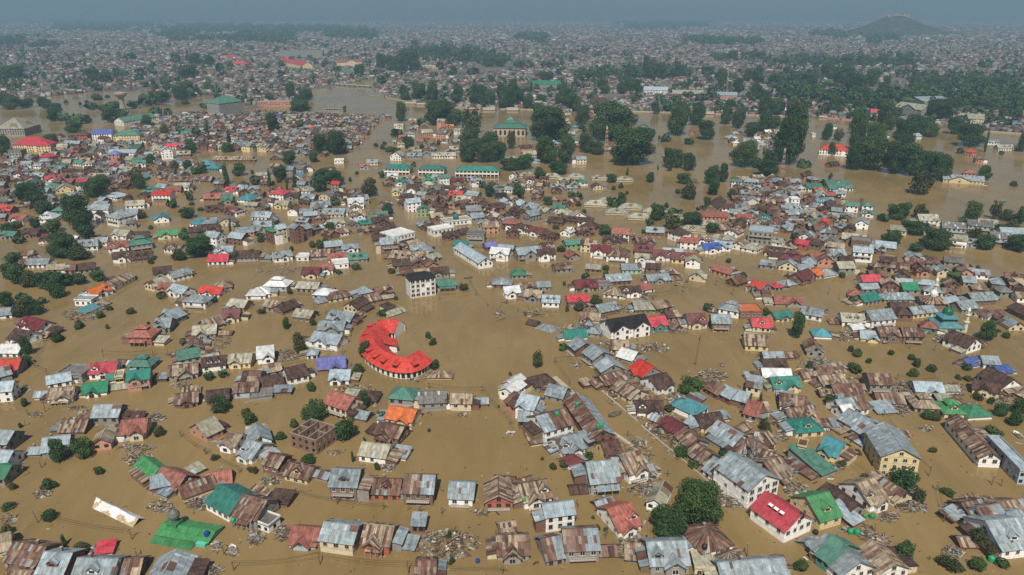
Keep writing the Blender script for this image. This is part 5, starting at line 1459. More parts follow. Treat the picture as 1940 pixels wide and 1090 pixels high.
# water tower
p = at(*tp('M', 905, 812)); r = empty('water_tower', (p.x, p.y, 0)); tag(r, 'goblet-shaped concrete water tower beside the flooded field', 'water tower')
g = MB(); g.lathe((0, 0, -1), [(5, 0), (3.6, 10), (3.8, 20)], 16, (.3, .25, .18)); g.build('shaft', [M['wall']], r)
g = MB(); g.lathe((0, 0, 19), [(3.8, 0), (9.5, 5), (9.8, 7.5), (3, 9), (0, 9.3)], 20, (.33, .27, .2)); g.build('tank', [M['wall']], r)

# lattice towers and masts
def lattice(p, hh, w, lab, stripes=False, z0=0, nm='lattice_tower'):
    r = empty(nm, (p.x, p.y, z0)); tag(r, lab, 'tower'); n = max(5, int(hh / 2.2)); g, b = MB(), MB()
    cc = lambda k, s: Vector((s[0], s[1], 0)) * (w / 2 * (1 - .75 * k / n)) + Vector((0, 0, hh * k / n))
    cor = [(-1, -1), (1, -1), (1, 1), (-1, 1)]; t = max(.1, w * .05)
    for s in cor:
        for k in range(n):
            col = ((.5, .05, .04) if k % 2 else (.6, .6, .58)) if stripes else (.25, .26, .27)
            g.bar(cc(k, s), cc(k + 1, s), t, t, col)
    for k in range(n):
        for i in range(4):
            col = ((.5, .05, .04) if k % 2 else (.6, .6, .58)) if stripes else (.3, .31, .32)
            b.bar(cc(k, cor[i]), cc(k + 1, cor[(i + 1) % 4]), t * .6, t * .6, col); b.bar(cc(k + 1, cor[i]), cc(k + 1, cor[(i + 1) % 4]), t * .6, t * .6, col)
    g.build('leg_frame', [M['trim']], r); b.build('bracing', [M['trim']], r)
    a = MB()
    for i in range(3): a.box(-.25 + i * .6 - .6, .1 + i * .6 - .6, -w * .2, -w * .2 + .15, hh * .9, hh * .9 + 1.6, (.65, .65, .65), 0, True)
    a.build('antenna', [M['trim']], r)
lattice(at(*tp('D', 1690, 352)), 14, 2.6, 'grey lattice phone tower among rusty roofs behind the white triple-window block')
lattice(at(*tp('K', 684, 338)), 30, 4, 'red and white striped lattice mast in front of bare trees', True)
lattice(at(*tp('L', 42, 345)), 26, 5, 'grey lattice tower left of the tallest dark tree, nearer the left one', False)
lattice(at(*tp('L', 92, 345)), 26, 4, 'slim grey lattice tower close against the tallest dark tree', False)
lattice(at(*tp('L', 152, 465)), 24, 3, 'red and white striped mast in front of the tallest dark tree', True)
lattice(at(*tp('O', 1615, 690)), 55, 2.6, 'very tall slender mast far off behind the right bank', True)
lattice(at(*tp('O', 1300, 440)), 55, 2.6, 'thin distant mast standing over far rooftops near the centre right', False)
lattice(at(*tp('O', 110, 850)), 20, 2, 'white pole mast on the near river bank right of the pagoda shrine', True, nm='mast')
# bridge over the river and house boats along its banks
a, b = at(*tp('N', 612, 628)), at(*tp('N', 872, 645)); r = empty('bridge', ((a.x + b.x) / 2, (a.y + b.y) / 2, 0), math.atan2(b.y - a.y, b.x - a.x)); tag(r, 'low grey bridge crossing the wide brown river bend', 'bridge')
L = (b - a).length; g = MB(); g.box(-L / 2, L / 2, -4, 4, 2.2, 3.4, (.3, .28, .25), 0, True); g.build('deck', [M['wall']], r)
g = MB(); g.box(-L / 2, L / 2, -4.2, -4.01, 2.6, 4.4, (.42, .4, .36), 0, True); g.build('parapet', [M['wall']], r)
pm = MB(); pm.box(-1, 1, -3.5, 3.5, -1, 2.19, (.28, .26, .22)); pme = pm.mesh('pier', [M['wall']])
for i in range(7): o = link(bpy.data.objects.new('pier', pme)); o.parent = r; o.location = (-L / 2 + L * (i + .5) / 7, 0, 0)
boats = [('N', 1615, 806, 26, 'O'), ('N', 1732, 812, 22, 'W'), ('N', 1905, 815, 20, 'W'), ('O', 275, 822, 28, 'W'), ('O', 410, 828, 28, 'W'), ('O', 610, 832, 20, 'S'), ('O', 1490, 842, 15, 'W'), ('P', 1330, 915, 22, 'W'), ('O', 40, 812, 20, 'W'), ('N', 1150, 765, 26, 'c'), ('N', 1250, 772, 26, 'g'), ('P', 640, 870, 30, 'c'), ('P', 480, 866, 24, 'S'), ('L', 1700, 310, 26, 'c')]
for i, (t, x, y, L, rc) in enumerate(boats[:13]):
    p = at(*tp(t, x, y)); r = empty('houseboat', (p.x, p.y, 0), R0.uniform(-.08, .08)); r['category'] = 'houseboat'; r['group'] = 'houseboats moored along the river'
    g = MB(); h0 = [(-L / 2 - 2, 0, 1.4), (-L / 2, -2.4, 1), (L / 2, -2.4, 1), (L / 2 + 2, 0, 1.4), (L / 2, 2.4, 1), (-L / 2, 2.4, 1)]; lo = [(q[0] * .94, q[1] * .8, -.6) for q in h0]
    for k in range(6): j = (k + 1) % 6; g.face([lo[k], lo[j], h0[j], h0[k]], (.2, .13, .08))
    g.face(h0, (.25, .17, .1)); g.build('hull', [M['trim']], r)
    g = MB(); g.box(-L * .42, L * .42, -2, 2, 1.05, 3.6, (.55, .5, .42)); g.build('cabin', [M['wall']], r)
    g = MB(); g.box(-L * .45, L * .45, -2.4, 2.4, 3.6, 3.9, ROOF[rc], 0, True); g.build('cabin_roof', [M['paint']], r)
    THINGS.append((r, 'plain', RWORD[rc] + '-roofed houseboat moored', px((p.x, p.y, 1))))
for t, x, y, L, col, wd in (('G', 745, 1040, 7, (.08, .07, .06), 'dark wooden rescue boat drifting'), ('F', 1480, 98, 6, (.1, .09, .08), 'dark narrow boat floating'), ('L', 1680, 662, 9, (.1, .3, .25), 'green boat drifting on the lake'), ('L', 1548, 555, 6, (.6, .6, .6), 'white boat at the lake shore'),
                            ('H', 260, 742, 6, (.5, .3, .06), 'orange boat drifting'), ('B', 1600, 930, 6, (.55, .55, .55), 'white capsized boat'), ('N', 875, 705, 14, (.5, .5, .48), 'white launch on the river bend'), ('C', 1770, 118, 4, (.6, .6, .6), 'small white skiff'), ('D', 25, 120, 3.5, (.6, .6, .6), 'tiny white skiff'), ('E', 1780, 132, 6, (.6, .6, .6), 'white punt')):
    p = at(*tp(t, x, y)); r = empty('boat', (p.x, p.y, 0), R0.uniform(0, 3.1)); r['category'] = 'boat'
    g = MB(); w = L * .2; up_ = [(-L / 2, 0, .75), (-L * .3, -w, .5), (L * .3, -w, .5), (L / 2, 0, .75), (L * .3, w, .5), (-L * .3, w, .5)]; lo = [(q[0] * .8, q[1] * .6, -.3) for q in up_]; inn = [(q[0] * .86, q[1] * .8, .12) for q in up_]
    for k in range(6): j = (k + 1) % 6; g.face([lo[k], lo[j], up_[j], up_[k]], col); g.face([up_[k], up_[j], inn[j], inn[k]], col)
    g.face(inn, (.12, .1, .08)); g.build('hull', [M['paint']], r)
    for xx in (-L * .15, L * .15): q = MB(); q.box(xx - .15, xx + .15, -w * .85, w * .85, .3, .38, (.3, .22, .14), 0, True); q.build('thwart', [M['trim']], r)
    THINGS.append((r, 'plain', wd, px((p.x, p.y, 0))))

# ------------------------------------------------------------------ houses row by row
rows = []
for i, ln in enumerate(HOUSES.strip().splitlines()):
    q = ln.split(); t = q[0]; x1, y1, x2, y2, D, h = [float(v) for v in q[1:7]]; fl = q[10] if len(q) > 10 else ''
    c, rz, W = front(t, x1, y1, x2, y2, D); zr = random.Random(i * 7 + 3); fl += ('z' if 'n' not in fl and q[7] != 'f' and zr.random() < .68 else '') + ('t' if q[7] == 'h' and zr.random() < .45 else ''); rows.append((c.x, c.y, rz, W * .95, D * .95, h, q[7], q[8], q[9], fl, 1000 + i))
for i, ln in enumerate(MID.strip().splitlines()):
    q = ln.split(); rng = random.Random(5000 + i); p = at(*tp(q[0], float(q[1]), float(q[2])))
    W = float(q[6]) * (.83 if float(q[6]) < 20 else .95); tv = float(q[7]); tv = rng.choice((-1, 1)) * rng.uniform(7, 30) if tv == 0 and W < 15 and q[5] != 'f' else tv; rz = lane_turn(p, math.radians(tv)) if float(q[7]) == 0 else math.radians(tv); ex = float(q[8]) if len(q) > 8 else 0
    D = W if q[5] == 'h' and W < 14 else max(6.5, min(10, W * .8)); h = 2.4 + rng.uniform(0, .9) + ex * 1.9
    n = Vector((-math.sin(rz), math.cos(rz), 0)); c = p + n * D / 2
    if q[0] in 'KL' and q[3] == 'c' and q[5] == 'c': continue
    rows.append((c.x, c.y, rz, W, D, h, q[5], q[3], q[4], (rng.choice(['', 'd', 'b', 'd2']) if ex == 0 else 'b') + rng.choice(['', 'z', 't']), 5000 + i))
# the twelve pale bungalows in two rows
for k, (x, y, a) in enumerate([(140, 498, 0), (312, 505, 0), (478, 508, 0), (645, 515, 0), (815, 525, 0), (690, 680, -8), (755, 755, -10), (850, 720, -10), (915, 790, -10), (1020, 750, -10), (1190, 795, -10), (1390, 840, -10), (610, 700, -10), (1280, 880, -10), (1480, 940, -10)]):
    p = at(*tp('K', x, y)); rz = math.radians(a); c = p + Vector((-math.sin(rz), math.cos(rz), 0)) * 5.5
    rows.append((c.x, c.y, rz, 15.5 if y < 600 else 17.5, 9, 1.5, 'h', 'c', 'c', 'd', 7000 + k))
for r in rows: OCC.append((r[0], r[1], max(r[3], r[4]) * .5))
rows.sort(key=lambda r: -(r[3] * ppm(r) + .0))
NIND = 288
for r in rows[:NIND]: add_house(*r)
REST = rows[NIND:]
# sheds and outhouses squeezed in beside the nearer houses
rng = random.Random(616); ns = 0
for r in [q for q in rows[:NIND] if px((q[0], q[1], 0))[1] > 470] * 2:
    if ns >= 110: break
    W = rng.uniform(4, 7); D = rng.uniform(3.5, 5.5); s = rng.choice((-1, 1)); back = rng.random() < .35
    lx, ly = (rng.uniform(-.3, .3) * r[3], r[4] / 2 + D / 2 + .9) if back else (s * (r[3] / 2 + W / 2 + .8), rng.uniform(-.3, .3) * r[4])
    x, y = r[0] + lx * math.cos(r[2]) - ly * math.sin(r[2]), r[1] + lx * math.sin(r[2]) + ly * math.cos(r[2])
    if any((x - a) ** 2 + (y - b) ** 2 < (q * .85 + 2.2) ** 2 for a, b, q in OCC if (a, b) != (r[0], r[1])): continue
    ns += 1; OCC.append((x, y, 2.5)); rc = rng.choice('rrrttcNXY')
    o = add_house(x, y, r[2] + rng.uniform(-.2, .2), W, D, rng.uniform(.5, 2), rng.choice('spps'), rc, rng.choice('bdgwc'), 'n', 9000 + ns, name='shed', cat='shed', group='sheds beside the houses', label='x')
    THINGS.append((o, 'plain', f'low {RWORD[rc]} shed', px((x, y, 1))))

# ------------------------------------------------------------------ trees
def crown_mesh(name, seed, kind, nleaf, ls, mat):
    rng = np.random.default_rng(seed); lobes = []
    if kind == 'p': lobes = [(rng.normal(0, .12), rng.normal(0, .12), z, .55 * (1 - abs(z - .4) * .7), .16) for z in np.linspace(.08, .93, 9)]
    else:
        nl = 15 if kind == 'b' else 6 if kind == 'u' else 34
        for i in range(nl):
            a = rng.uniform(0, 2 * math.pi); rr = math.sqrt(rng.uniform(0, 1)) * .62; z = rng.uniform(.24, .8) if kind != 'u' else rng.uniform(.1, .65)
            rr *= 1 - max(0, z - .5) * 1.1; s = rng.uniform(.26, .44) * (1 if nl < 20 else .68); lobes.append((rr * math.cos(a), rr * math.sin(a), z, s, s * .52))
        lobes.append((0, 0, .55, .55, .36)); lobes.append((rng.uniform(-.2, .2), rng.uniform(-.2, .2), .3, .6, .3))
    L = np.array(lobes); w = L[:, 3] ** 2; idx = rng.choice(len(L), nleaf, p=w / w.sum())
    d = rng.normal(size=(nleaf, 3)); d /= np.linalg.norm(d, axis=1)[:, None]; rad = rng.uniform(.72, 1.06, nleaf) ** .8 * np.where(rng.uniform(size=nleaf) < .12, rng.uniform(1, 1.4, nleaf), 1)
    P = np.stack([L[idx, 0] + d[:, 0] * L[idx, 3] * rad, L[idx, 1] + d[:, 1] * L[idx, 3] * rad, L[idx, 2] + d[:, 2] * L[idx, 4] * rad], 1)
    P[:, 2] = np.maximum(P[:, 2], .0 if kind == 'u' else .03)
    nrm = d + rng.normal(size=(nleaf, 3)) * .55; nrm /= np.linalg.norm(nrm, axis=1)[:, None]
    t = np.cross(nrm, rng.normal(size=(nleaf, 3))); t /= np.linalg.norm(t, axis=1)[:, None]; b = np.cross(nrm, t)
    s = (ls * rng.uniform(.6, 1.3, nleaf))[:, None]; z3 = np.array([1, 1, .62 if kind != 'p' else .3])
    V = np.stack([P - t * s * z3, P + b * s * .55 * z3, P + t * s * z3, P - b * s * .55 * z3], 1).reshape(-1, 3)
    me = bpy.data.meshes.new(name); me.from_pydata(V.tolist(), [], np.arange(nleaf * 4).reshape(-1, 4).tolist()); me.materials.append(mat)
    base = rng.uniform(0, 1, len(L)) * .5
    tint = np.clip(base[idx] + rng.uniform(0, .6, nleaf), 0, 1); a = me.attributes.new('tint', 'FLOAT_COLOR', 'FACE')
    a.data.foreach_set('color', np.repeat(np.stack([tint, tint, tint, np.ones(nleaf)], 1), 1, 0).astype(np.float32).ravel())
    me.update(); return me
CROWN = {'b': [crown_mesh('crown', 10 + i, 'b', 2600, .085, M['leaf']) for i in range(5)] + [crown_mesh('crown', 70, 'b', 2400, .085, M['leaf_olive'])], 'u': [crown_mesh('crown', 30 + i, 'u', 1200, .13, M['leaf_bush']) for i in range(3)],
         'o': [crown_mesh('crown', 40 + i, 'u' if i else 'b', 900, .11, M['leaf_olive']) for i in range(3)], 'p': [crown_mesh('crown', 50 + i, 'p', 1500, .12, M['leaf']) for i in range(2)],
         'H': [crown_mesh('crown', 60 + i, 'H', 15000, .038, M['leaf']) for i in range(2)]}
def trunk_mesh(seed, bare=False):
    rng = random.Random(seed); g = MB(); col = (.1, .08, .06)
    def limb(a, d, L, r, depth):
        b = a + d * L; n = 6
        u = d.cross(Vector((.3, .8, .1))).normalized(); v = d.cross(u)
        A = [a + (u * math.cos(k * 2 * math.pi / n) + v * math.sin(k * 2 * math.pi / n)) * r for k in range(n)]; B = [b + (u * math.cos(k * 2 * math.pi / n) + v * math.sin(k * 2 * math.pi / n)) * r * .62 for k in range(n)]
        for k in range(n): g.face([A[k], A[(k + 1) % n], B[(k + 1) % n], B[k]], col)
        if depth:
            for k in range(3 if not bare else 4):
                dd = (d + Vector((rng.uniform(-1, 1), rng.uniform(-1, 1), rng.uniform(-.1, .7))) * .8).normalized(); limb(a + d * L * rng.uniform(.6, 1), dd, L * rng.uniform(.5, .75), r * .55, depth - 1)
    limb(Vector((0, 0, -.12)), Vector((0, 0, 1)), .42, .06 if not bare else .035, 1 if not bare else 3)
    return g.mesh('trunk', [M['bark']])
TRUNK = [trunk_mesh(i) for i in range(3)]; BARE = [trunk_mesh(20 + i, True) for i in range(2)]
rng = random.Random(99); seen = set(); tn = 0; trees = []
for ln in TREES.strip().splitlines():
    for it in ln.split('|'):
        q = it.split(); t = q[0]; x, y, w, h = [float(v) for v in q[1:5]]; k = q[5]
        X, Y = tp(t, x, y); s_ = TILES[t][2]; gk = 1.2 if t in 'JKL' and k == 'b' and h > 60 else 1
        w, h = w / s_ * gk, h / s_ * (1 + (gk - 1) * .6)
        p0 = at(X, Y); dep = math.atan2(CAM_H, p0.y)
        c = at(X, Y - .42 * w * math.sin(dep)); pm_ = ppm(c); Wm = w / pm_
        Hm = max(.55 * Wm, (h - w * math.sin(dep) * .45) / math.cos(dep) / pm_)
        if k == 'b' and Hm > 2.2 * Wm: Wm = Hm / 2.2
        key = (round(c.x / 3), round(c.y / 3))
        if key in seen: continue
        seen.add(key); OCC.append((c.x, c.y, Wm * .42)); trees.append((w * h, k, c, Wm, Hm, w * s_ > 255 and t == 'D'))
trees.sort(key=lambda q: -q[0]); nb = 0; LEFT_TREES = []
for size, k, c, Wm, Hm, hero in trees:
    tn += 1; nb += k == 'b'
    if k == 'b' and nb > 285: LEFT_TREES.append((c.x, c.y, Wm / 2, Hm)); continue
    nm = {'b': 'tree', 'u': 'bush', 'o': 'willow', 'p': 'poplar_tree', 'e': 'bare_tree'}[k]
    r = empty(nm, (c.x, c.y, 0), rng.uniform(0, 6.28)); r['category'] = {'u': 'bush'}.get(k, 'tree'); r['group'] = {'b': 'flooded broadleaf trees', 'u': 'drowned bushes', 'o': 'pale flooded willows', 'p': 'poplars', 'e': 'bare trees'}[k]
    if k == 'e':
        o = link(bpy.data.objects.new('branches', rng.choice(BARE))); o.parent = r; o.scale = (Wm * .9, Wm * .9, max(Hm, 2.5) * .95)
    else:
        f = (1.24 if k != 'p' else 1.1)
        o = link(bpy.data.objects.new('crown', CROWN['H'][tn % 2] if hero or (k == 'b' and (Wm > 15 or Hm > 17)) else rng.choice(CROWN[k]))); o.parent = r; qx, qy = (rng.uniform(.78, 1.12), rng.uniform(.78, 1.12)) if k != 'u' else (rng.uniform(.7, 1.25), rng.uniform(.7, 1.25)); o.scale = (Wm / 2 * f * qx, Wm / 2 * f * qy, Hm * 1.16 * (rng.uniform(.92, 1.22) if k != 'u' else rng.uniform(.8, 1.35)))
        o = link(bpy.data.objects.new('trunk', rng.choice(TRUNK))); o.parent = r; o.scale = (Wm * .5, Wm * .5, Hm)
    sz = 'small' if Wm < 5 else 'big' if Wm > 12 else ''
    THINGS.append((r, 'plain', {'b': f'{sz} dark green broadleaf tree', 'u': f'{sz} half-drowned green bush', 'o': f'{sz} pale olive willow', 'p': 'slim dark poplar', 'e': 'leafless drowned tree'}[k].strip(), px((c.x, c.y, Hm / 2))))

# small green crowns rising between the houses of the middle distance
for k in range(95):
    X, Y = [(rng.uniform(20, 480), rng.uniform(330, 500)), (rng.uniform(400, 720), rng.uniform(320, 480)), (rng.uniform(740, 1350), rng.uniform(350, 520)), (rng.uniform(1380, 1900), rng.uniform(440, 600))][k % 4]
    c = at(X, Y)
    if any((c.x - a) ** 2 + (c.y - b) ** 2 < (q + 2) ** 2 for a, b, q in OCC): continue
    Wm = rng.uniform(3, 6); Hm = rng.uniform(2.5, 5); r = empty('bush', (c.x, c.y, 0), rng.uniform(0, 6.28)); r['category'] = 'bush'; r['group'] = 'drowned bushes'; OCC.append((c.x, c.y, Wm * .3))
    o = link(bpy.data.objects.new('crown', rng.choice(CROWN['u']))); o.parent = r; o.scale = (Wm * .6, Wm * .55, Hm); o = link(bpy.data.objects.new('trunk', rng.choice(TRUNK))); o.parent = r; o.scale = (Wm * .4, Wm * .4, Hm * .8)
    THINGS.append((r, 'plain', 'half-drowned green bush between houses', px((c.x, c.y, Hm / 2))))

# ------------------------------------------------------------------ water tanks on the roofs and afloat
bpy.context.view_layer.update(); dg_ = bpy.context.evaluated_depsgraph_get()
for t, x, y, cn, k_ in (('B', 1425, 815, 'blue', 1), ('D', 632, 72, 'green', 1), ('D', 650, 66, 'green', 1), ('G', 485, 975, 'green', 1), ('G', 345, 1040, 'green', 1), ('C', 92, 700, 'black', 1), ('C', 112, 700, 'black', 1), ('D', 1362, 905, 'black', 1), ('E', 1590, 992, 'green', 1.2),
                        ('E', 620, 803, 'green', 1.1), ('E', 665, 808, 'green', 1.2), ('E', 718, 690, 'green', .8), ('E', 770, 697, 'green', 1.1), ('C', 1545, 1000, 'blue', .8), ('E', 285, 690, 'black', 1), ('E', 380, 805, 'black', 1), ('A', 1022, 415, 'black', .9), ('C', 1210, 100, 'black', .8), ('D', 120, 575, 'green', .7), ('E', 570, 880, 'black', .9), ('B', 1605, 722, 'green', .9)):
    e = at(*tp(t, x, y)); o0 = Vector((0, 0, CAM_H)); hit, loc, *_ = S.ray_cast(dg_, o0, (e - o0).normalized())
    if not hit: continue
    o = link(bpy.data.objects.new('water_tank', TANKME[cn])); o.location = loc - Vector((0, 0, .12)); o.scale = (k_, k_, k_); o['category'] = 'water tank'
    THINGS.append((o, 'plain', f'{cn} plastic water tank ' + ('on a roof' if loc.z > .4 else 'afloat'), px(loc)))

# ------------------------------------------------------------------ poles
POLE_AT = []
for ln in POLES.strip().splitlines():
    t = ln.split()[0]
    for k, it in enumerate(ln[2:].split('|')):
        q = it.split(); q = q[1:] if q[0] in TILES else q
        x, y, h = [float(v) for v in q]; p = at(*tp(t, x, y)); pm_ = ppm(p); dep = math.atan2(CAM_H, p.y); Hm = max(2.6, h / TILES[t][2] / pm_ / math.cos(dep)) * 1.1
        r = empty('utility_pole', (p.x, p.y, 0), rng.uniform(0, 3.1)); r.rotation_euler = (rng.uniform(-.1, .1), rng.uniform(-.1, .1), rng.uniform(0, 3.1)); r['category'] = 'utility pole'; r['group'] = 'utility poles in the flood'
        g = MB(); g.lathe((0, 0, -1), [(.16, 0), (.11, Hm + 1), (0, Hm + 1.02)], 7, (.14, .11, .085)); g.build('pole', [M['trim']], r)
        g = MB(); g.box(-1.1, 1.1, -.07, .07, Hm - .6, Hm - .46, (.16, .13, .1), 0, True); g.build('crossarm', [M['trim']], r)
        im = MB()
        for xx in (-.95, 0, .95): im.lathe((xx, 0, Hm - .459), [(.07, 0), (.09, .12), (.04, .22), (0, .23)], 6, (.5, .48, .45))
        im.build('insulator_row', [M['trim']], r)
        POLE_AT.append((p.x, p.y, Hm))
        THINGS.append((r, 'plain', ('tall ' if Hm > 5 else 'short ') + 'leaning utility pole', px((p.x, p.y, Hm / 2))))

# sagging wires from pole to pole
done = set()
for i, (x, y, hh) in enumerate(POLE_AT):
    for j, d in sorted(((j, math.hypot(q[0] - x, q[1] - y)) for j, q in enumerate(POLE_AT) if j != i), key=lambda q: q[1])[:1]:
        if d > 48 or d < 12 or (j, i) in done: continue
        done.add((i, j)); q = POLE_AT[j]; g = MB()
        for off in (-.8, .8):
            P_ = [Vector((x + (q[0] - x) * k / 8 + off * .4, y + (q[1] - y) * k / 8 + off * .4, (hh - .45) * (1 - k / 8) + (q[2] - .45) * k / 8 - 1.0 * math.sin(math.pi * k / 8))) for k in range(9)]
            for a_, b_ in zip(P_, P_[1:]): g.bar(a_, b_, .05, .05, (.02, .02, .02))
        o = g.build('power_line', [M['trim']]); o['category'] = 'power line'
        THINGS.append((o, 'plain', 'thin sagging wires between leaning poles', px(((x + q[0]) / 2, (y + q[1]) / 2, 3))))

# ------------------------------------------------------------------ rubble in the water: past counting, one mass
g = MB(); rng = random.Random(12)
PCOL = [(.26, .195, .125), (.15, .105, .07), (.34, .28, .2), (.1, .06, .045), (.22, .24, .25), (.42, .41, .38), (.12, .075, .058), (.2, .165, .12), (.3, .25, .17), (.06, .065, .035)]
def plank(cx, cy, z, L, w, t, a, tilt, col):
    T = Matrix.Translation((cx, cy, z)) @ Matrix.Rotation(a, 4, 'Z') @ Matrix.Rotation(tilt, 4, 'Y') @ Matrix.Rotation(rng.uniform(-.25, .25), 4, 'X'); g.T = T; g.box(-L / 2, L / 2, -w / 2, w / 2, -t / 2, t / 2, col, 0, True); g.T = None
def pile(X, Y, rx, ry, dens, n0=70):
    for _ in range(int(n0 * 1.7 * dens)):
        ang, rr = rng.uniform(0, 6.28), math.sqrt(rng.random()); p = at(X + rx * rr * math.cos(ang), Y + ry * rr * math.sin(ang)); hz = (1 - rr) * 1.3 * min(1.5, dens)
        k = rng.random(); z = rng.uniform(-.02, .1 + hz * .8)
        if k < .62: plank(p.x, p.y, z, rng.uniform(.6, 3.2), rng.uniform(.08, .22), .09, rng.uniform(0, 3.14), rng.uniform(-.3, .3), jit(rng.choice(PCOL), rng, .25))
        elif k < .9: plank(p.x, p.y, z, rng.uniform(.7, 2.2), rng.uniform(.5, 1.1), .05, rng.uniform(0, 3.14), rng.uniform(-.35, .35), jit(rng.choice(PCOL + [ROOF['r'], ROOF['r'], ROOF['t']]), rng, .25))
        else: plank(p.x, p.y, z, rng.uniform(.3, .8), rng.uniform(.3, .7), .35, rng.uniform(0, 3.14), 0, jit(rng.choice(PCOL + [(.6, .6, .58)]), rng, .2))
for ln in DEBRIS.strip().splitlines():
    t = ln.split()[0]
    for it in ln[2:].split('|'):
        q = it.split(); q = q[1:] if q[0] in TILES else q
        x, y, rx, ry, dn = [float(v) for v in q]; s_ = TILES[t][2]; X, Y = tp(t, x, y); pile(X, Y, rx / s_ / 1.1, ry / s_ / 1.1, dn)
for r in rows:                                            # scraps collected against the walls
    if r[1] < 900 and rng.random() < .75:
        for _ in range(rng.randrange(2, 14)):
            a = rng.uniform(0, 6.28); d = max(r[3], r[4]) * rng.uniform(.5, .75); x, y = r[0] + math.cos(a) * d, r[1] + math.sin(a) * d
            plank(x, y, .02, rng.uniform(.5, 2.6), rng.uniform(.12, .8), .07, rng.uniform(0, 3.14), rng.uniform(-.05, .05), jit(rng.choice(PCOL), rng, .3))
for _ in range(900):                                      # lone drifting bits
    X, Y = rng.uniform(0, 1940), rng.uniform(450, 1090); p = at(X, Y)
    plank(p.x, p.y, .02, rng.uniform(.2, 1.1), rng.uniform(.1, .4), .1, rng.uniform(0, 3.14), 0, jit(rng.choice(PCOL + [(.06, .07, .04)] * 6), rng, .3))
tag(g.build('floating_debris', [M['junk']]), kind='stuff', label='broken planks, torn roof sheets and rubble drifting round the houses')
# ------------------------------------------------------------------ the packed quarters between: houses past the first few hundred, joined
FILL = [  # corner pixels, spacing m, street turn, palette
    ([(0, 300), (230, 288), (300, 300), (410, 322), (340, 348), (130, 362), (0, 372)], 14, 4, 'rrttcNgNr'),
    ([(0, 372), (130, 362), (340, 348), (330, 375), (250, 402), (190, 425), (60, 440), (0, 455)], 17, 0, 'rrrtcNNgg'),
    ([(165, 445), (330, 432), (420, 470), (500, 472), (500, 415), (390, 395), (330, 415)], 20, 8, 'rrtcNg'),
    ([(255, 228), (430, 212), (738, 224), (734, 250), (690, 280), (655, 298), (570, 296), (480, 288), (300, 284), (250, 258)], 8.6, -12, 'rrrrNNtXcgg'),
    ([(0, 288), (80, 262), (250, 262), (300, 284), (230, 290), (0, 305)], 14, 4, 'rrtNcg'),
    ([(385, 330), (560, 312), (645, 325), (690, 340), (690, 395), (730, 440), (560, 445), (430, 450), (380, 400)], 19, -4, 'rrrtcNXg'),
    ([(640, 320), (690, 345), (700, 400), (750, 455), (720, 480), (680, 430), (650, 370)], 13, -25, 'rrrNtX'),
    ([(720, 338), (945, 345), (1000, 358), (1000, 400), (960, 430), (870, 440), (795, 405)], 14, -14, 'rrrNNtXcg'),
    ([(690, 470), (790, 470), (860, 540), (840, 545), (740, 500)], 13, -25, 'rrNtX'),
    ([(955, 330), (1085, 348), (1120, 392), (1100, 420), (1010, 410), (960, 370)], 14, -8, 'rrXXcNt'),
    ([(960, 405), (1110, 420), (1150, 440), (1250, 480), (1370, 500), (1370, 535), (1180, 540), (1050, 520), (960, 470)], 19, -10, 'rrrNtXc'),
    ([(1395, 345), (1530, 338), (1610, 380), (1640, 425), (1640, 470), (1480, 480), (1400, 470), (1370, 420)], 10, -6, 'rrrNNtttXg'),
    ([(1400, 470), (1640, 470), (1700, 478), (1940, 525), (1960, 620), (1850, 580), (1740, 555), (1650, 545), (1480, 520), (1375, 505)], 12, -14, 'rrrNNtttXgl'),
    ([(1640, 545), (1740, 555), (1850, 580), (1960, 620), (1960, 640), (1840, 605), (1720, 610), (1640, 580)], 13, -14, 'rrrNNttXgl'),
    ([(760, 228), (880, 235), (880, 300), (760, 300), (735, 265)], 24, 0, 'cctrp'.replace('p', 'S')),
    ([(1060, 200), (1130, 208), (1230, 260), (1240, 290), (1060, 300)], 30, 0, 'ctrS'),
    ([(1380, 255), (1500, 245), (1500, 290), (1370, 280)], 16, 0, 'ctrgW'),
    ([(0, 455), (60, 445), (130, 470), (90, 500), (0, 500)], 20, 0, 'rrNX'),
    ([(1650, 415), (1940, 450), (1940, 480), (1700, 470)], 30, -18, 'ctg'),
]
def inside(p, poly):
    x, y = p; r = False
    for (x0, y0), (x1, y1) in zip(poly, poly[1:] + poly[:1]):
        if (y0 > y) != (y1 > y) and x < (x1 - x0) * (y - y0) / (y1 - y0) + x0: r = not r
    return r
GRID = {}
def occ_add(x, y, r): GRID.setdefault((int(x // 30), int(y // 30)), []).append((x, y, r))
def occ_hit(x, y, r):
    gx, gy = int(x // 30), int(y // 30)
    for i in (-1, 0, 1):
        for j in (-1, 0, 1):
            for (a, b, c) in GRID.get((gx + i, gy + j), ()):
                if (a - x) ** 2 + (b - y) ** 2 < (c + r) ** 2: return True
    return False
for pl, wd in LANES:
    for (xa, ya), (xb, yb) in zip(pl, pl[1:]):
        A_, B_ = at(xa, ya), at(xb, yb); nn_ = max(2, int((B_ - A_).length / 6))
        for k in range(nn_ + 1): q = A_.lerp(B_, k / nn_); occ_add(q.x, q.y, wd)
for o in OCC:
    if o[2] < 30: occ_add(*o)
    else:
        for a in range(0, 360, 30):
            for q in (.35, .8): occ_add(o[0] + o[2] * q * math.cos(math.radians(a)), o[1] + o[2] * q * math.sin(math.radians(a)), o[2] * .3)
mass = MB(); rng = random.Random(321); nf = 0
for r in REST: stuff_house(mass, *r)
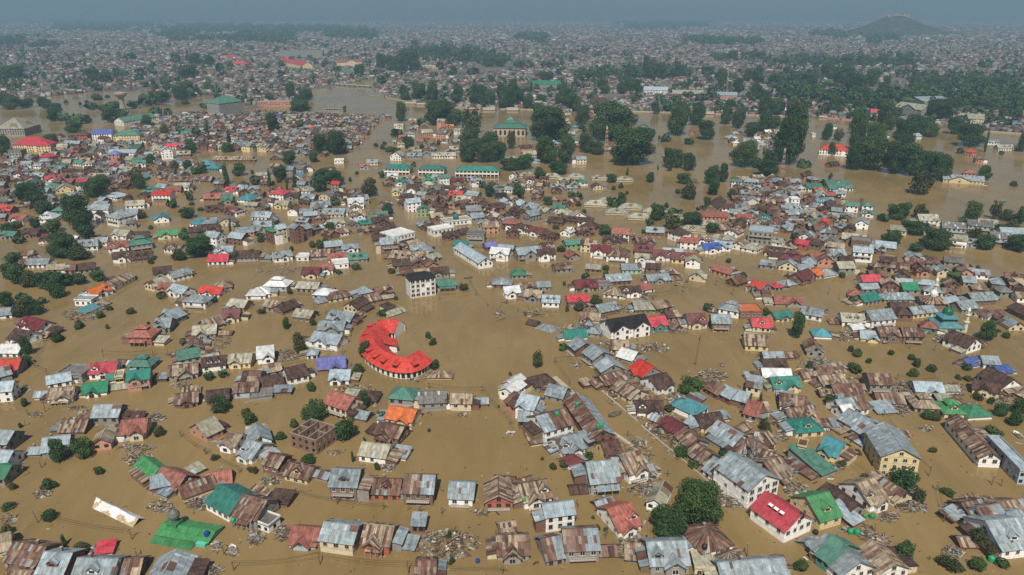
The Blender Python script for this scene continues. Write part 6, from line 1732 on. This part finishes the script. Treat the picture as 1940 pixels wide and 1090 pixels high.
for poly, sp_, turn, pal in FILL:
    W_ = [at(*p) for p in poly]; a = math.radians(turn); ca, sa = math.cos(a), math.sin(a)
    us = [p.x * ca + p.y * sa for p in W_]; vs = [-p.x * sa + p.y * ca for p in W_]
    u = min(us)
    while u < max(us):
        v = min(vs)
        while v < max(vs):
            uu, vv = u + rng.uniform(-.3, .3) * sp_, v + rng.uniform(-.3, .3) * sp_
            x, y = uu * ca - vv * sa, uu * sa + vv * ca; v += sp_ * 1.02
            if not inside(px((x, y, 0)), poly): continue
            W = min(rng.uniform(6.5, 11), sp_ * .98); D = min(rng.uniform(6, 8.5), sp_ * .85)
            if occ_hit(x, y, W * .42) or rng.random() < .1: continue
            occ_add(x, y, W * .36); rc = rng.choice(pal)
            if rng.random() < .025: rc = rng.choice('QRGTBAOW')
            wc = rng.choice('wbbgdbpgdd' if rc in 'rNXS' else 'wcggbgdb'); rt = rng.choice('ppxxghp'); h = rng.uniform(1.9, 4.2)
            stuff_house(mass, x, y, lane_turn(Vector((x, y, 0)), a + rng.choice((0, 0, 1.57)) + rng.uniform(-.3, .3)), W, D, h, rt, rc, wc, 'd' if rng.random() < .25 else '', rng.randrange(10 ** 6)); nf += 1
        u += sp_
o = mass.build('packed_house_quarters', [M['wall'], M['rusty'], M['sheet'], M['paint'], M['glass']]); tag(o, 'tightly packed rusty and tin roofed houses in the flooded middle distance', kind='stuff')

# ------------------------------------------------------------------ far city on dry land: tens of thousands of small roofs
WATERPX = [[(855, 138), (905, 122), (1010, 120), (1020, 128), (920, 142), (870, 152)], [(700, 150), (860, 140), (900, 138), (800, 152)], [(1490, 98), (1570, 99), (1560, 108), (1485, 107)], [(1140, 178), (1190, 180), (1180, 190), (1135, 188)], [(1650, 165), (1740, 166), (1730, 172), (1660, 174)]]
WOODPX = [[(100, 43), (290, 44), (300, 58), (120, 58)], [(280, 58), (555, 62), (550, 82), (330, 80)], [(330, 48), (700, 55), (700, 64), (330, 60)], [(620, 60), (720, 62), (710, 76), (615, 74)], [(0, 76), (115, 78), (110, 90), (0, 90)], [(1180, 42), (1340, 43), (1330, 54), (1190, 55)],
          [(1560, 104), (1740, 108), (1735, 128), (1570, 126)], [(1440, 108), (1560, 106), (1560, 128), (1450, 126)], [(1350, 104), (1450, 100), (1440, 116), (1350, 118)], [(1470, 138), (1940, 150), (1940, 214), (1640, 205), (1480, 190)], [(1100, 128), (1300, 126), (1300, 150), (1100, 152)],
          [(760, 93), (910, 96), (905, 112), (770, 110)], [(1640, 66), (1700, 72), (1720, 88), (1640, 84)], [(980, 70), (1030, 70), (1025, 81), (985, 80)], [(800, 98), (970, 104), (960, 124), (800, 118)], [(0, 30), (500, 28), (500, 40), (0, 42)], [(1300, 76), (1440, 78), (1430, 86), (1310, 86)], [(1540, 60), (1620, 66), (1600, 74), (1540, 70)]]
nr = np.random.default_rng(77)
def in_poly_np(X, Y, poly):
    r = np.zeros(X.shape, bool)
    for (x0, y0), (x1, y1) in zip(poly, poly[1:] + poly[:1]):
        if y0 == y1: continue
        r ^= ((y0 > Y) != (y1 > Y)) & (X < (x1 - x0) * (Y - y0) / (y1 - y0) + x0)
    return r
def px_np(x, y):
    d = y * CP + CAM_H * SP; return PW / 2 + FPX * x / d, PH / 2 - FPX * (y * SP - CAM_H * CP) / d
landpoly = LAND + [(4000, 20.3), (-4000, 20.3)]
xs, ys, ss = [], [], []
for y0, y1, s in ((950, 1700, 11.5), (1700, 2500, 13), (2500, 3800, 17), (3800, 6000, 28), (6000, 10000, 60)):
    gx, gy = np.meshgrid(np.arange(-.78 * y1 - 60, .78 * y1 + 60, s), np.arange(y0, y1, s))
    x = gx.ravel() + nr.uniform(-.4, .4, gx.size) * s; y = gy.ravel() + nr.uniform(-.4, .4, gx.size) * s
    k = np.abs(x) < .74 * y + 50; xs.append(x[k]); ys.append(y[k]); ss.append(np.full(k.sum(), s))
x, y, s = map(np.concatenate, (xs, ys, ss)); U, V = px_np(x, y)
ok = in_poly_np(U, V, landpoly)
for p in WATERPX: ok &= ~in_poly_np(U, V, p)
thin = np.zeros(x.shape, bool)
for p in WOODPX: thin |= in_poly_np(U, V, p)
ok &= ~thin | (nr.uniform(size=x.size) < .25)
for p in WOODPX[9:10]: ok |= in_poly_np(U, V, p) & (nr.uniform(size=x.size) < .5)
val = np.sin(x * .004 + 1.3 * np.sin(y * .003)) + np.sin(y * .0052 + 1.1 * np.sin(x * .0041 + 2)); ok &= ~((val > 1.35) & (nr.uniform(size=x.size) < .75))
ok &= (nr.uniform(size=x.size) < .93) & ~((np.hypot(x - hp.x, (y - hp.y - 430)) < 330))
for i in np.nonzero(ok & (y < 2400))[0]:
    if occ_hit(x[i], y[i], 4): ok[i] = False
x, y, s, val = x[ok], y[ok], s[ok], val[ok]; n = len(x)
W = np.minimum(s * .78, 24) * nr.uniform(.7, 1.15, n); D = W * nr.uniform(.6, .9, n); h = nr.uniform(3.6, 7.8, n) * np.where(s > 25, 1.25, np.where(s < 12, .68, .85)); rise = D * .5 * nr.uniform(.4, .7, n)
rz = np.round(nr.uniform(0, 4, n)) * math.pi / 2 + .4 * np.sin(x * .002 + y * .0013) + nr.normal(0, .12, n)
flat = nr.uniform(size=n) < .16; rise[flat] = .1
c_, s__ = np.cos(rz), np.sin(rz); loc = np.array([[-1, -1], [1, -1], [1, 1], [-1, 1]]) / 2
VX = np.zeros((n, 10, 3), np.float32)
for k in range(4):
    lx, ly = loc[k, 0] * W, loc[k, 1] * D
    for q, z in ((k, np.full(n, .2)), (k + 4, h)): VX[:, q, 0] = x + lx * c_ - ly * s__; VX[:, q, 1] = y + lx * s__ + ly * c_; VX[:, q, 2] = z
for q, sg in ((8, -1), (9, 1)): VX[:, q, 0] = x + sg * W / 2 * c_; VX[:, q, 1] = y + sg * W / 2 * s__; VX[:, q, 2] = h + rise
quads = [(0, 1, 5, 4), (2, 3, 7, 6), (4, 5, 9, 8), (6, 7, 8, 9)]; pent = [(1, 2, 6, 9, 5), (3, 0, 4, 8, 7)]
lt = np.array([4, 4, 5, 5, 4, 4]); order = [quads[0], quads[1], pent[0], pent[1], quads[2], quads[3]]; flatidx = np.concatenate([np.array(q) for q in order])
loops = (np.arange(n)[:, None] * 10 + flatidx[None]).astype(np.int32).ravel(); lt_all = np.tile(lt, n); ls_all = np.concatenate([[0], np.cumsum(lt_all)[:-1]]).astype(np.int32)
me = bpy.data.meshes.new('far_city'); me.vertices.add(n * 10); me.vertices.foreach_set('co', VX.ravel()); me.loops.add(len(loops)); me.loops.foreach_set('vertex_index', loops)
me.polygons.add(len(lt_all)); me.polygons.foreach_set('loop_start', ls_all)
RC = np.array([(.13, .075, .06), (.1, .065, .055), (.2, .23, .25), (.3, .33, .35), (.34, .31, .25), (.24, .2, .16), (.5, .49, .47), (.35, .06, .06), (.03, .16, .12), (.28, .15, .12)])
ri = nr.choice(len(RC), n, p=[.22, .14, .16, .1, .13, .12, .06, .025, .025, .02]); WC = np.array([(.15, .1, .08), (.38, .33, .27), (.2, .185, .165), (.5, .48, .45), (.3, .19, .15)]); wi = nr.choice(5, n, p=[.42, .17, .25, .07, .09])
colr = np.ones((n, 6, 4), np.float32); colr[:, :4, :3] = WC[wi][:, None] * nr.uniform(.5, .85, (n, 1, 1)); colr[:, 4:, :3] = RC[ri][:, None] * nr.uniform(.5, .95, (n, 2, 1))
me.attributes.new('tint', 'FLOAT_COLOR', 'FACE').data.foreach_set('color', colr.ravel()); me.uv_layers.new(name='UVMap'); me.materials.append(M['far']); me.update(); me.validate()
tag(link(bpy.data.objects.new('far_city_houses', me)), 'sea of tiny city roofs fading into blue haze across the plain', kind='stuff')

# far woods
tx, ty, tr, th = [], [], [], []
for p in WOODPX:
    ax = np.array(p); k = 0; area = (ax[:, 0].max() - ax[:, 0].min()) * (ax[:, 1].max() - ax[:, 1].min()); m = int(area * (.13 if ax[:, 1].mean() < 100 else .045 if ax[:, 1].mean() < 170 else .02))
    u, v = nr.uniform(ax[:, 0].min(), ax[:, 0].max(), m), nr.uniform(ax[:, 1].min(), ax[:, 1].max(), m); q = in_poly_np(u, v, p)
    for a, b in zip(u[q], v[q]):
        w = at(a + nr.normal(0, 9), b + nr.normal(0, 2.2))
        if noise.noise(Vector((w.x * .003, w.y * .0016, 2))) < -.12: continue
        tx.append(w.x); ty.append(w.y); f = 1 + max(0, (w.y - 2500) / 2200); tr.append(nr.uniform(5, 9) * f); th.append(nr.uniform(13, 24) * min(f, 1.5))
for X_, Y_, R_, H_ in LEFT_TREES: tx.append(X_); ty.append(Y_); tr.append(R_ * 1.15); th.append(H_ * 1.1)
for _ in range(3600):
    d = 1000 + 6500 * nr.uniform() ** 1.6; a = nr.uniform(-.72, .72) * d; u, v = px_np(np.array([a]), np.array([d]))
    if in_poly_np(u, v, landpoly)[0] and not any(in_poly_np(u, v, p)[0] for p in WATERPX): tx.append(a); ty.append(d); tr.append(nr.uniform(3.5, 8)); th.append(nr.uniform(9, 19))
hx = [(hp.x + math.cos(a) * r_ , hp.y + 430 + math.sin(a) * r_) for a, r_ in zip(nr.uniform(0, 6.28, 260), nr.uniform(250, 420, 260))]
for a, b in hx: tx.append(a); ty.append(b); tr.append(9); th.append(16)
tx, ty, tr, th = map(np.array, (tx, ty, tr, th)); n = len(tx); m = 34
d = nr.normal(size=(n, m, 3)); d /= np.linalg.norm(d, axis=2)[..., None]; rad = nr.uniform(.6, 1.05, (n, m))
P = np.stack([tx[:, None] + d[..., 0] * rad * tr[:, None], ty[:, None] + d[..., 1] * rad * tr[:, None], th[:, None] * (.52 + .48 * d[..., 2] * rad)], 2).reshape(-1, 3)
nrm = d.reshape(-1, 3) + nr.normal(size=(n * m, 3)) * .35; nrm /= np.linalg.norm(nrm, axis=1)[:, None]; t = np.cross(nrm, nr.normal(size=(n * m, 3))); t /= np.linalg.norm(t, axis=1)[:, None]; b = np.cross(nrm, t)
s = (np.repeat(tr, m) * nr.uniform(.3, .6, n * m))[:, None]; V = np.stack([P - t * s, P + b * s * .8, P + t * s, P - b * s * .8], 1).reshape(-1, 3); V[:, 2] = np.maximum(V[:, 2], .4)
me = bpy.data.meshes.new('far_woods'); q = n * m; me.vertices.add(q * 4); me.vertices.foreach_set('co', V.astype(np.float32).ravel()); me.loops.add(q * 4); me.loops.foreach_set('vertex_index', np.arange(q * 4, dtype=np.int32)); me.polygons.add(q); me.polygons.foreach_set('loop_start', np.arange(0, q * 4, 4, dtype=np.int32))
tt = np.clip(np.repeat(nr.uniform(0, .5, n), m) + nr.uniform(0, .4, q), 0, 1); me.attributes.new('tint', 'FLOAT_COLOR', 'FACE').data.foreach_set('color', np.stack([tt, tt, tt, np.ones(q)], 1).astype(np.float32).ravel()); me.materials.append(M['leaf']); me.update(); me.validate()
tag(link(bpy.data.objects.new('far_woods', me)), 'dark distant tree belts between far quarters of the city', kind='stuff')

# ------------------------------------------------------------------ haze: one closed box of even air round everything
g = MB(); g.box(-12700, 12700, -160, 15150, -3, 470, (1, 1, 1), 0, True); hz = g.build('haze', []); hz['kind'] = 'stuff'
mh = bpy.data.materials.new('air'); mh.use_nodes = True; nt = mh.node_tree; nt.nodes.clear(); ho = nt.nodes.new('ShaderNodeOutputMaterial'); pv = nt.nodes.new('ShaderNodeVolumePrincipled')
pv.inputs['Color'].default_value = (.355, .57, .755, 1); pv.inputs['Density'].default_value = .00018; pv.inputs['Anisotropy'].default_value = 0.0
nt.links.new(pv.outputs[0], ho.inputs['Volume']); hz.data.materials.append(mh)

# ------------------------------------------------------------------ labels: look first, then the nearest thing one can find
def relation(p, skip):
    best = None
    for nm, a, b in LANDMARKS:
        dx, dy = p[0] - a, (p[1] - b) * 1.7; d = math.hypot(dx, dy)
        if d < 16: continue
        if best is None or d < best[0]: best = (d, nm, dx, dy)
    d, nm, dx, dy = best; ax, ay = abs(dx), abs(dy)
    if ax > 2.2 * ay: w = 'right of' if dx > 0 else 'left of'
    elif ay > 2.2 * ax: w = 'in front of' if dy > 0 else 'behind'
    else: w = ('in front and ' if dy > 0 else 'behind and ') + ('right of' if dx > 0 else 'left of')
    return d, w, nm
ORD = ['nearest', 'second-nearest', 'third-nearest', 'fourth-nearest', 'fifth-nearest', 'sixth-nearest', 'seventh-nearest', 'eighth-nearest', 'ninth-nearest', 'tenth-nearest'] + [f'{w}-nearest' for w in 'eleventh twelfth thirteenth fourteenth fifteenth sixteenth seventeenth eighteenth nineteenth twentieth twenty-first twenty-second twenty-third twenty-fourth twenty-fifth twenty-sixth twenty-seventh twenty-eighth twenty-ninth thirtieth'.split()]
groups = {}
for o, kind, look, p in THINGS:
    d, w, nm = relation(p, None)
    if kind == 'house':
        st, rw, fw_, ww, dm = look; text = f'{ww} {st}house with {rw} {fw_} roof' + (' and dormer' if dm else '')
    else: text = look
    w = w.replace('in front and', 'before and')
    groups.setdefault((text, w, nm), []).append((d, o))
for (text, w, nm), L in groups.items():
    L.sort(key=lambda q: q[0])
    for i, (d, o) in enumerate(L):
        pre = '' if len(L) == 1 else ORD[min(i, len(ORD) - 1)] + ' '
        lab = f'{pre}{text} {w} {nm}'
        if len(lab.split()) > 16: lab = lab.replace(' and dormer', '')
        if len(lab.split()) > 16: lab = lab.replace('two-storey ', '')
        if len(lab.split()) > 16: lab = lab.replace('half rusted', 'rusted').replace(' ridged roof', '-ridged roof').replace('before and ', 'before, ').replace('behind and ', 'behind, ').replace('rust streaked cream', 'streaked').replace(' house with', ' house,').replace(' roof', '-roofed', 0)
        if len(lab.split()) > 16: lab = lab.replace('bright ', '').replace('light blue', 'blue').replace('pinkish ', '').replace('dull ', '').replace('pale ', '', 1)
        if len(lab.split()) > 16: print('LONG', lab)
        o['label'] = lab
print('things', len(THINGS), 'rows', len(rows), 'fill', nf, 'far', len(x), 'objects', len(bpy.data.objects))
